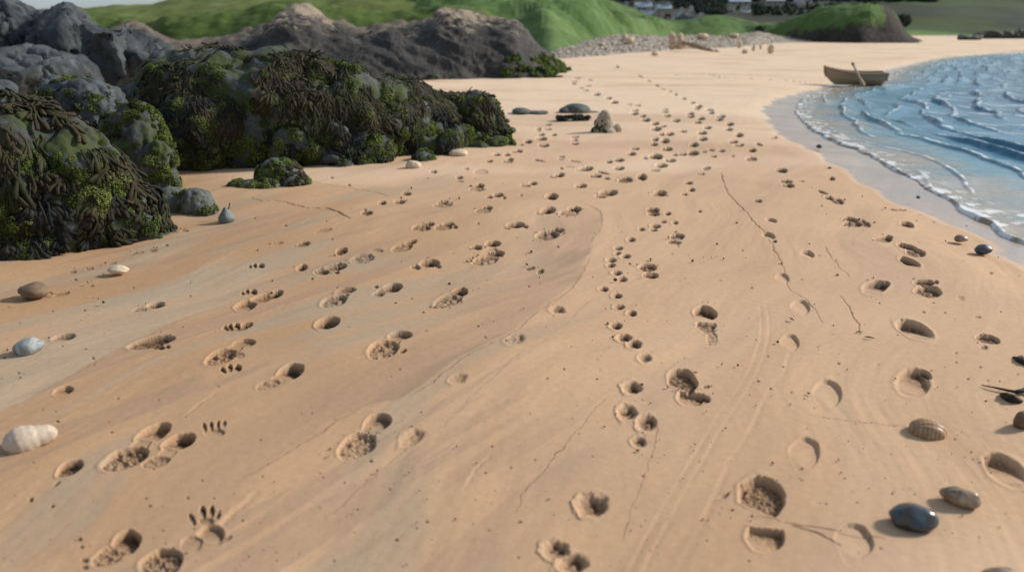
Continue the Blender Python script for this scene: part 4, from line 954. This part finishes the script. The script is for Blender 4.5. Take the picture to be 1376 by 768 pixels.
# grass above, bare cliff below on the seaward side
V = getco(me); pxx = V[:, 0] / V[:, 1] * 1; 
t = NT('headland_ground'); c = t.coord(); sep = t.n('ShaderNodeSeparateXYZ'); t.l(c, sep.inputs[0])
cl = t.attr('cliff').outputs['Fac']; n = t.noise(c, .5, 6, .7); n2 = t.noise(c, 2.2, 5, .7); n4 = t.noise(c, .16, 4, .6)
f = t.ramp(t.math('ADD', cl, t.math('MULTIPLY', t.math('SUBTRACT', n, .5), .7)), [(.46, (0, 0, 0)), (.54, (1, 1, 1))])
rockc = t.mix(1.0, t.ramp(n, [(.3, (.020, .018, .017)), (.72, (.085, .070, .054))]), t.ramp(n2, [(.3, (.5, .5, .5)), (.7, (1.4, 1.35, 1.3))]), 'MULTIPLY')
grassc = t.mix(1.0, t.ramp(n4, [(.3, (.045, .10, .02)), (.7, (.12, .19, .05))]), t.ramp(n2, [(.3, (.75, .75, .7)), (.7, (1.2, 1.2, 1.2))]), 'MULTIPLY')
hm = t.out(t.mix(f, grassc, rockc), .9, t.bump(n2, .9, .5), Specular_IOR_Level=.15)
hx = np.interp(V[:, 0], [gp(1060, 56).x, gp(1110, 57).x, gp(1150, 58).x, gp(1200, 58).x, gp(1240, 58).x], [-.1, .15, .18, .22, .9])
vflt(me, 'cliff', .5 + 1.6 * (hx - np.clip(S, 0, 1)))
tag(link('headland', me, hm), 'grassy headland ending in a dark rocky cliff', None, None, 'structure')
# brown earth bank under the hill brow
me, _ = loft('earth_bank', [(120, 70, 60, 48), (165, 70, 34, 49), (182, 70, 31, 49), (200, 70, 38, 49), (240, 72, 58, 46), (300, 72, 48, 45), (345, 74, 38, 44), (400, 76, 28, 44), (480, 78, 36, 44), (540, 78, 34, 44), (600, 78, 26, 44), (660, 78, 60, 44)],
             160, 26, 2.2, 6, [(2.2, .3), (.7, .12)], 15)
tag(link('earth_bank', me, m_rock('brown_earth', (.075, .06, .045), (.17, .135, .10), .8, (.05, .07, .02), .64, bumpd=.1)), 'bare brown earth bank below the hill brow', None, None, 'structure')
# pebble bank
me, S = loft('pebble_bank', [(690, 88, 72, 60), (735, 81, 63, 62), (770, 78, 58, 66), (800, 76, 52, 70), (830, 73, 47, 74), (870, 70, 48, 78), (905, 67, 48, 80), (940, 66, 47, 84), (985, 64, 48, 88), (1018, 61, 43, 92), (1050, 58, 49, 96), (1095, 57, 54, 98)],
             260, 30, 1.2, 8, [(1.5, .10), (.5, .05)], 18)
BANK = link('pebble_bank', me, m_rock('shingle', (.30, .255, .205), (.44, .375, .30), 3.5, None, bumpd=.06)); tag(BANK, 'bank of grey-brown shingle along the foot of the green hills', None, None, 'structure')
BANK_BVH = BVHTree.FromPolygons([v.co[:] for v in me.vertices], [p.vertices[:] for p in me.polygons])
P, N = surf_samples(me, 13000, RNG)
P = P[P[:, 2] > -.05]; R = .036 * RNG.lognormal(0, .45, len(P)); k = RNG.random(len(P))[:, None]
C = np.where(k < .5, np.array([.34, .29, .235]), np.where(k < .8, np.array([.29, .25, .205]), np.array([.40, .34, .265]))) * RNG.uniform(.7, 1.2, (len(P), 1))
V_, F_, C_ = lobes(P, R, C, 1)
m_ = mesh_np('shingle', V_, F_); vcol(m_, 'Col', C_); tag(link('shingle', m_, m_attr('shingle_stones', .85, 5, .02)), 'countless small stones heaped along the shingle bank', 'shingle', None, 'stuff')

# standing stones and tan boulders by the bank
SANDST = m_rock('tan_sandstone', (.52, .39, .26), (.68, .53, .37), 1.6, None, bumpd=.03)
def stone_at(name, label, cat, x, yb, yt, hw, Y, group=None, seed=1, sub=None, mat=None):
    h_ = BANK_BVH.ray_cast(Vector((0, 0, CAMH)), Vector(ray(x, yb)).normalized())
    if h_[0] is not None and h_[0].y < Y: Y = h_[0].y + .05
    cy = (yb + yt) / 2
    o = rock(name, label, cat, [lump(x, cy, hw * 1.2, (yb - yt) / 2 * 1.15, Y, hw * Y / F * 1.1)], max(.03, hw * Y / F / 9), [(.5, .06, 'b'), (.2, .02, 'n')], mat or SANDST, seed, group)
    return o
Yp = gp(904, 69).y
for k, (x, yb, yt, hw, lab) in enumerate([
        (903.5, 66, 58, 4.6, 'bottom stone of the left cairn on the far sand'), (903.5, 59.5, 51.5, 4.3, 'middle stone of the left cairn'), (903, 53, 44, 4.2, 'top stone of the left cairn'),
        (916, 66, 57, 6.2, 'wide bottom stone of the right cairn beside the driftwood log'), (914.5, 59, 51, 3.8, 'middle stone of the right cairn'), (914, 53, 45, 3.7, 'top stone of the right cairn')]):
    stone_at('cairn_stone', lab, 'stone', x, yb, yt, hw, Yp, 'stones of the two cairns', 50 + k)
for k, (x, yb, yt, hw, lab, m) in enumerate([
        (839, 55, 46, 3.4, 'leaning tan stone at the top of the shingle bank', None), (846, 60, 51, 5, 'tan stone with a dark side just below the leaning one', None),
        (880, 75, 69.5, 4.6, 'flat brown stone on the sand left of the cairns', None), (831, 92, 88, 3, 'small brown stone alone on the far sand', None),
        (944, 53, 45.5, 7, 'broad tan boulder on the shingle right of the cairns', None), (986, 51, 45, 6, 'flat pale boulder on top of the shingle', None),
        (994, 65, 56, 2.8, 'upright tan stone, left end of the group on the far sand', None), (1002, 72, 67, 4.2, 'low brown stone in front of the upright ones', None),
        (1013, 69, 60, 2.4, 'thin upright brown stone in the middle of the group on the far sand', None), (1022, 67, 60, 1.8, 'thinnest pale stone of the group on the far sand', None),
        (1036, 72, 60, 4.2, 'largest brown stone, right end of the group on the far sand', None), (808, 62, 57, 4, 'half-buried pale stone on the left of the shingle bank', None), (963, 70, 67, 4, 'flat stone at the thin end of the driftwood log', None)]):
    stone_at('beach_stone', lab, 'stone', x, yb, yt, hw, gp(x, yb).y, None, 70 + k)
lg = tube_mesh('driftwood_log', [at(918, 58, Yp - .3), at(932, 61, Yp - 1.5), at(948, 66, Yp - 2.5), at(958, 68, Yp - 3)], [.11, .15, .11, .06], 10, .06)
tag(link('driftwood_log', lg, m_simple('bleached_wood', (.22, .15, .095), (.42, .30, .2), 3, .85, .02, .1)), 'bleached driftwood log leaning on the right cairn', 'log')

# ------------------------------------------------------------------ rowing boat
def boat():
    s = slant(1148, 114) / F
    L = 70 * s; H = 17.5 * s
    root = empty('rowing_boat', gp(1148, 113) + Vector((0, 0, -.03)), -.10); root.rotation_euler = (math.radians(3), math.radians(1.5), -.10)
    tag(root, 'small wooden rowing boat drawn up at the water line', 'boat')
    n, m = 30, 13
    def sec(u):      # u 0 = bow (left) .. 1 = stern
        x = (-.5 + u) * L
        w = .23 * L * (math.sin(min(1, u * 1.12 + .0) ** .62 * math.pi / 2 * 1.06)) * (1 - .22 * max(0, u - .55) / .45) if u > 0 else .002
        w = max(w, .006)
        top = H * (.86 + .42 * (1 - u) ** 3.2 + .14 * u ** 2.5)
        keel = H * (.55 * (1 - min(1, u / .16)) ** 2)
        return x, w, top, keel
    def shell(inset, lower):
        V = []
        for i in range(n + 1):
            u = i / n; x, w, top, keel = sec(u); w = max(w - inset, .002); keel += lower; rake = -.10 * L * (1 - u) ** 6
            for j in range(2 * m + 1):
                q = (j - m) / m; a = abs(q)
                yy = w * math.sin(a * math.pi / 2) ** .75 * (.72 + .28 * a); zz = keel + (top - keel) * (1 - math.cos(a * math.pi / 2)) ** .85
                clink = .0 if inset else .012 * (1 - ((a * 5) % 1)) * (a > .12)
                xx = x + rake * (zz / (H * 1.3)) ** 1 + (.05 * L * (zz / H) * max(0, u - .85) / .15)
                V.append((xx, math.copysign(yy + clink, q), zz))
        return V
    k = 2 * m + 1
    def faces(off=0, flip=False):
        f = [(i * k + j + off, i * k + j + 1 + off, (i + 1) * k + j + 1 + off, (i + 1) * k + j + off) for i in range(n) for j in range(k - 1)]
        return [tuple(reversed(q)) for q in f] if flip else f
    bm = bmesh.new(); Vo, Vi = shell(0, 0), shell(.028, .03)
    vo = [bm.verts.new(v) for v in Vo]; vi = [bm.verts.new(v) for v in Vi]
    for f in faces(): bm.faces.new([vo[q] for q in f]); bm.faces.new([vi[q] for q in reversed(f)])
    for i in range(n):
        for j in (0, k - 1): 
            bm.faces.new([vo[i * k + j], vo[(i + 1) * k + j], vi[(i + 1) * k + j], vi[i * k + j]])
    bm.faces.new([vo[n * k + j] for j in range(k)]); bm.faces.new([vi[n * k + j] for j in range(k)])
    bm.faces.new([vo[j] for j in range(k)])
    HULL = m_simple('old_boat_planks', (.30, .215, .135), (.44, .33, .22), 5, .75, .004, .2, (1, 6, 10))
    TRIM = m_simple('boat_trim_wood', (.28, .19, .125), (.40, .28, .19), 8, .7, .003, .2, (1, 5, 5))
    INN = m_simple('boat_inside_wood', (.10, .055, .03), (.17, .10, .055), 8, .8, .003, .15, (1, 6, 6))
    link('hull', from_bm(bm, 'hull', False), HULL, root)
    for sg in (-1, 1):
        pts, rr = [], []
        for i in range(0, n + 1, 2):
            v = Vo[i * k + (k - 1 if sg > 0 else 0)]; pts.append((v[0], v[1], v[2] + .008)); rr.append(.026)
        link('gunwale', tube_mesh('gunwale', pts, rr, 8), TRIM, root)
    x, w, top, keel = sec(.0); st = Vo[m]
    link('stem', tube_mesh('stem', [(Vo[m][0] - .01, 0, keel + .01), ((Vo[0][0] + Vo[m][0]) / 2 * .5 + Vo[k - 1][0] * .5 - .012, 0, keel + (top - keel) * .55), (Vo[k - 1][0] - .015, 0, top + .045)], [.024, .028, .03], 8), TRIM, root)
    def box(nm, c, h, mat):
        b = bmesh.new(); bmesh.ops.create_cube(b, size=2, matrix=Matrix.Translation(c) @ Matrix.Diagonal((*h, 1))); bmesh.ops.bevel(b, geom=b.edges[:], offset=.008, segments=2, affect='EDGES'); link(nm, from_bm(b, nm, False), mat, root)
    for u in (.28, .55, .80):
        x, w, top, keel = sec(u); box('thwart', Vector((x, 0, top * .78)), (.06, w * .88, .014), INN)
    x, w, top, keel = sec(1); box('transom', Vector((x + .07, 0, top * .72)), (.022, w * .8, top * .30), TRIM)
    return root, L, H
BR, BL, BH = boat()
q0, q1 = at(1146, 86, gp(1148, 113).y - .22), at(1161, 116, gp(1148, 113).y - .80)
sd = bpy.data.objects
ow = empty('oar', q0); tag(ow, 'wooden oar propped over the near side of the rowing boat', 'oar')
d = q1 - q0
def rel(f, o=Vector((0, 0, 0))): return d * f + o
link('shaft', tube_mesh('shaft', [rel(0), rel(.3), rel(.6), rel(.72)], [.024, .026, .026, .03], 8), m_simple('oar_wood', (.30, .21, .14), (.45, .34, .24), 10, .7, .002), ow)
link('blade', tube_mesh('blade', [rel(.70), rel(.8), rel(.92), rel(1.0)], [.03, .045, .048, .035], 8), bpy.data.materials['oar_wood'], ow)
link('grip', tube_mesh('grip', [rel(-.04), rel(.02), rel(.07)], [.03, .036, .028], 8), DARKW, ow)

# ------------------------------------------------------------------ far country: hillside, wood, village
def lin(r, g, b): return tuple(((v / 255 + .055) / 1.055) ** 2.4 for v in (r, g, b))
me, S = loft('far_hillside', [(-600, 46, 20, 600), (0, 46, 18, 600), (300, 46, 12, 620), (600, 46, 0, 640), (800, 46, -40, 660), (900, 46, -70, 680), (1100, 46, -90, 680), (1300, 46, -80, 680), (1600, 46, -60, 680), (2400, 46, -30, 680)],
             260, 70, 1.15, 200, [(120, 5), (40, 1.6)], 22)
t = NT('far_fields'); c = t.coord(); mp = t.n('ShaderNodeMapping'); mp.inputs['Scale'].default_value = (.012, .02, .02); t.l(c, mp.inputs[0])
v = t.n('ShaderNodeTexVoronoi'); v.inputs['Scale'].default_value = 1.3; t.l(mp.outputs[0], v.inputs['Vector'])
n = t.noise(c, .05, 5, .6)
sepc = t.n('ShaderNodeSeparateColor'); t.l(v.outputs['Color'], sepc.inputs[0])
colr = t.ramp(sepc.outputs[0], [(.0, (.032, .040, .030)), (.35, (.042, .050, .034)), (.55, (.055, .085, .030)), (.72, (.035, .042, .033)), (.86, (.16, .13, .08)), (.92, (.034, .046, .028))])
colr = t.mix(1.0, colr, t.ramp(n, [(.3, (.6, .6, .6)), (.7, (1.25, 1.25, 1.25))]), 'MULTIPLY')
tag(link('far_hillside', me, t.out(colr, .95, None, Specular_IOR_Level=.1)), 'far dark hillside of fields beyond the bay', None, None, 'structure')
HS = me
bvhH = BVHTree.FromPolygons([v.co[:] for v in me.vertices], [p.vertices[:] for p in me.polygons])
def on_hill(x, y):
    r = Vector(ray(x, y)).normalized(); h = bvhH.ray_cast(Vector((0, 0, CAMH)), r)
    return h[0]
HOUSES = [(864, 12, 19, 9, 'grey', 'slate', 0, 'long slate-roofed house at the top left of the far village'), (891, 13, 18, 7, 'grey', 'slate', 0, 'long low house in the middle of the village top row'),
          (868, 21, 11, 8, 'grey', 'slate', 0, 'small slate-roofed house in the left front row of the village'), (881, 23, 8, 11, 'pink', 'pale', 1, 'pinkish gable-fronted house in the village front row'),
          (915, 27, 8, 12, 'grey', 'pale', 1, 'pale gabled house at the left end of the grey terrace'), (928, 27, 8, 14, 'grey', 'pale', 1, 'taller pale gabled house at the right end of the grey terrace'),
          (921, 28, 14, 8, 'grey', 'dark', 0, 'grey terrace between the two pale gables'), (907, 27, 5, 6, 'pink', 'pale', 1, 'tiny pinkish cottage left of the grey terrace'), (942, 26, 5, 5, 'white', 'dark', 1, 'tiny white cottage right of the grey terrace'),
          (992, 5, 26, 9, 'grey', 'slate', 0, 'long pale house at the top edge of the photo, above the dunes'), (1040, 4, 22, 9, 'grey', 'pale', 0, 'grey house at the top edge between two paler ones'), (1075, 6, 9, 11, 'white', 'pale', 1, 'white gabled house at the top edge, above the headland grass'),
          (1088, 5, 5, 8, 'white', 'dark', 1, 'narrow white house right of the white gabled one'), (983, 17, 8, 4, 'white', 'dark', 0, 'small low white shed, left of two below the top houses'), (1001, 16, 10, 4, 'white', 'pale', 0, 'small low white shed, right of two below the top houses'), (838, 14, 9, 8, 'grey', 'dark', 0, 'dark-roofed house half hidden by the hill, leftmost of the village'), (850, 19, 10, 8, 'grey', 'dark', 0, 'dark-roofed house just behind the hill shoulder')]
# far wood: thousands of crowns
Pt, Rt, Ct = [], [], []
for _ in range(3000):
    k = RNG.random()
    if k < .48: x, y = RNG.uniform(925, 1260), RNG.uniform(-14, 3)
    elif k < .64: x, y = RNG.uniform(925, 975), RNG.uniform(-4, 20)
    elif k < .80: x, y = RNG.uniform(975, 1180), RNG.choice([10, 13, 19]) + RNG.normal() * 1.2
    elif k < 2: x, y = RNG.uniform(820, 935), RNG.uniform(-8, 26)
    else: x, y = RNG.uniform(1200, 1400), RNG.choice([9, 16, 27]) + RNG.normal() * 1.6
    if any(abs(x - a_[0]) < a_[2] * .6 + 3 and a_[1] - a_[3] - 3 < y < a_[1] + 7 for a_ in HOUSES): continue
    p = on_hill(x, y)
    if p is None: continue
    r = RNG.uniform(1.0, 2.8) * p.y / F
    for _k in range(3):
        Pt.append((p.x + RNG.normal() * r * .5, p.y + RNG.normal() * r * .5, p.z + r * (.5 + .45 * _k))); Rt.append(r * (1 - .2 * _k)); Ct.append(np.array((.026, .037, .028)) * RNG.uniform(.7, 1.3))
V_, F_, C_ = lobes(np.array(Pt), np.array(Rt), np.array(Ct), 1, jit=.3)
m_ = mesh_np('woodland', V_, F_); vcol(m_, 'Col', C_); tag(link('woodland', m_, m_attr('far_leaves', .95, 1.2, .4, .05)), 'dark far-off wood and hedges over the hillside behind the village', 'woodland', None, 'stuff')
# low green field and dark rocks on the right beyond the sand
me, _ = loft('field', [(1190, 47, 40, 260), (1230, 47, 36, 260), (1300, 46, 34, 262), (1376, 46, 35, 265), (1600, 46, 35, 270), (2400, 46, 36, 280)], 120, 14, 1.3, 60, [(20, .25)], 30)
tag(link('field', me, m_grass('field_grass', (.06, .12, .03), (.10, .17, .04), (.17, .21, .06), .04)), 'flat bright green field beyond the far sand', None, None, 'structure')
for k, (x, y, rx, ry, Yd_, lab) in enumerate([(1345, 48, 40, 7, 118, 'long dark skerry at the far right behind the sand'), (1305, 51, 16, 3.4, 105, 'small grey skerry in front of the long dark one'), (1213, 28, 9, 7, 150, 'dark round bush right of the headland')]):
    if k == 2:
        o = rock('bush', lab, 'bush', [lump(x, y, rx, ry, Yd_, 1)], .12, [(.8, .3, 'b')], m_simple('dark_bush', (.02, .03, .022), (.04, .055, .03), 2, .95, .05, .05), 92)
        moss_on(o, 60, .3, .5, .14, lambda P, N, r: N[:, 2] > -.5, [(.02, .03, .022), (.03, .042, .025)], 93, per=14, name='foliage')
    else:
        rock('skerry', lab, 'rock', [lump(x, y, rx, ry, Yd_, 1.5), lump(x + rx * .5, y - ry * .4, rx * .5, ry * .8, Yd_, 1.2)], .16, [(1.6, .35, 'b'), (.6, .12, 'n')], GREY if k == 0 else PALEROCK, 90 + k)
o = rock('bush', 'small dark bush on the crest of the shingle bank', 'bush', [lump(1021, 40, 5, 4, 95, .4)], .06, [(.4, .1, 'b')], bpy.data.materials['dark_bush'], 94)
moss_on(o, 40, .12, .25, .06, lambda P, N, r: N[:, 2] > -.5, [(.025, .04, .02), (.035, .05, .025)], 95, per=14, name='foliage')

WALLS = {'white': m_simple('white_render', (.55, .55, .53), (.70, .70, .68), .6, .9, .01, .1), 'grey': m_simple('grey_stone_wall', (.34, .34, .32), (.46, .46, .44), 1.2, .9, .02, .1),
         'pink': m_simple('pinkish_render', (.42, .33, .28), (.50, .40, .34), .6, .9, .01, .1)}
ROOFS = {'slate': m_simple('blue_slate', (.28, .32, .38), (.40, .45, .52), 1.5, .7, .02, .3), 'pale': m_simple('pale_roof', (.36, .37, .38), (.45, .46, .46), 1.5, .7, .02, .2), 'dark': m_simple('dark_roof', (.07, .075, .085), (.12, .125, .13), 1.5, .7, .02, .2)}
GLASS = m_simple('dark_window', (.02, .025, .03), (.04, .045, .05), 2, .15, .001, .5)
def house(x, y, wpx, hpx, wall, roof, gable, label):
    p = on_hill(x, y)
    if p is None: return
    s = p.y / F; w, h = wpx * s / 2, hpx * s; dp = w * (.45 if not gable else 1.3); hw = h * .55
    r = empty('house', (p.x, p.y, p.z - .6), .1); tag(r, label, 'house', 'houses of the far village')
    def mk(nm, bm, mat): return link(nm, from_bm(bm, nm, False), mat, r)
    bm = bmesh.new(); bmesh.ops.create_cube(bm, size=2, matrix=Matrix.Translation((0, 0, hw / 2)) @ Matrix.Diagonal((w, dp, hw / 2 + .01, 1)))
    # gable triangles
    if gable:
        a = [bm.verts.new(q) for q in ((-w, -dp, hw), (w, -dp, hw), (0, -dp, h))]; bm.faces.new(a); b_ = [bm.verts.new(q) for q in ((-w, dp, hw), (w, dp, hw), (0, dp, h))]; bm.faces.new(b_)
    else:
        a = [bm.verts.new(q) for q in ((-w, -dp, hw), (-w, dp, hw), (-w, 0, h))]; bm.faces.new(a); b_ = [bm.verts.new(q) for q in ((w, -dp, hw), (w, dp, hw), (w, 0, h))]; bm.faces.new(b_)
    mk('wall', bm, WALLS[wall])
    bm = bmesh.new(); th = .25; ov = .35
    if gable: quads = [[(-w - ov, -dp - ov, hw - .3), (0, -dp - ov, h), (0, dp + ov, h), (-w - ov, dp + ov, hw - .3)], [(w + ov, -dp - ov, hw - .3), (0, -dp - ov, h), (0, dp + ov, h), (w + ov, dp + ov, hw - .3)]]
    else: quads = [[(-w - ov, -dp - ov, hw - .3), (-w - ov, 0, h), (w + ov, 0, h), (w + ov, -dp - ov, hw - .3)], [(-w - ov, dp + ov, hw - .3), (-w - ov, 0, h), (w + ov, 0, h), (w + ov, dp + ov, hw - .3)]]
    for q in quads:
        lo = [bm.verts.new(v_) for v_ in q]; hi = [bm.verts.new((v_[0], v_[1], v_[2] + th)) for v_ in q]
        bm.faces.new(lo); bm.faces.new(hi)
        for i in range(4): bm.faces.new([lo[i], lo[(i + 1) % 4], hi[(i + 1) % 4], hi[i]])
    rf = mk('roof', bm, ROOFS[roof])
    bm = bmesh.new(); bmesh.ops.create_cube(bm, size=1, matrix=Matrix.Translation((w * .7 if not gable else 0, 0, h + .5)) @ Matrix.Diagonal((.8, .8, 1.6, 1)))
    link('chimney', from_bm(bm, 'chimney', False), WALLS['grey'], rf)
    for i in range(2 if gable else 3):
        xx = (-.5 + i) * w * .9 if gable else (-.6 + .6 * i) * w
        bm = bmesh.new(); bmesh.ops.create_cube(bm, size=1, matrix=Matrix.Translation((xx, -dp - .03, hw * .55)) @ Matrix.Diagonal((w * .22, .12, hw * .34, 1)))
        mk('window', bm, GLASS)
for a in HOUSES:
    house(*a)

# ------------------------------------------------------------------ light, sky, camera
SUN_AZ, SUN_EL = 20.0, 30.0           # degrees from +X towards +Y; elevation
w = bpy.data.worlds.new('World'); scene.world = w; w.use_nodes = True
nt = w.node_tree; bg = nt.nodes['Background']
sky = nt.nodes.new('ShaderNodeTexSky'); sky.sky_type = 'NISHITA'; sky.sun_disc = False
sky.sun_elevation = math.radians(SUN_EL); sky.sun_rotation = math.radians(90 - SUN_AZ); sky.air_density = 1.0; sky.dust_density = 1.5
tc = nt.nodes.new('ShaderNodeTexCoord'); mpg = nt.nodes.new('ShaderNodeMapping'); mpg.inputs['Scale'].default_value = (1, 1, 3.5)
nz = nt.nodes.new('ShaderNodeTexNoise'); nz.inputs['Scale'].default_value = 2.2; nz.inputs['Detail'].default_value = 6; nz.inputs['Roughness'].default_value = .55
cr = nt.nodes.new('ShaderNodeValToRGB'); cr.color_ramp.elements[0].position = .36; cr.color_ramp.elements[1].position = .58
cc = nt.nodes.new('ShaderNodeValToRGB'); cc.color_ramp.elements[0].position = .42; cc.color_ramp.elements[1].position = .72
cc.color_ramp.elements[0].color = (1.9, 2.45, 3.1, 1); cc.color_ramp.elements[1].color = (4.2, 4.5, 4.8, 1)
mx = nt.nodes.new('ShaderNodeMix'); mx.data_type = 'RGBA'
nt.links.new(tc.outputs['Generated'], mpg.inputs[0]); nt.links.new(mpg.outputs[0], nz.inputs['Vector']); nt.links.new(nz.outputs['Fac'], cr.inputs[0]); nt.links.new(nz.outputs['Fac'], cc.inputs[0])
nt.links.new(cr.outputs[0], mx.inputs[0]); nt.links.new(sky.outputs[0], mx.inputs[6]); nt.links.new(cc.outputs[0], mx.inputs[7])
nt.links.new(mx.outputs[2], bg.inputs[0]); bg.inputs[1].default_value = .105
sl = bpy.data.lights.new('sun', 'SUN'); sl.energy = 3.25; sl.angle = math.radians(6.5); sl.color = (1, .95, .89)
so = bpy.data.objects.new('sun', sl); COL.objects.link(so)
dv = Vector((math.cos(math.radians(SUN_AZ)) * math.cos(math.radians(SUN_EL)), math.sin(math.radians(SUN_AZ)) * math.cos(math.radians(SUN_EL)), math.sin(math.radians(SUN_EL))))
so.rotation_euler = (-dv).to_track_quat('-Z', 'Y').to_euler(); so.location = (5, 5, 8)

cam = bpy.data.cameras.new('camera'); co = bpy.data.objects.new('camera', cam); COL.objects.link(co)
co.location = (0, 0, CAMH); co.rotation_euler = (math.radians(90) - PITCH, 0, 0)
cam.sensor_width = 36; cam.lens = 36 * F / 1376; cam.clip_start = .05; cam.clip_end = 8000
cam.dof.use_dof = True; cam.dof.focus_distance = 4.6; cam.dof.aperture_fstop = cam.lens / 1000 / .017
scene.camera = co
vs = scene.view_settings; vs.view_transform = 'Standard'; vs.look = 'None'; vs.exposure = 0.58; vs.gamma = 1; vs.use_curve_mapping = False
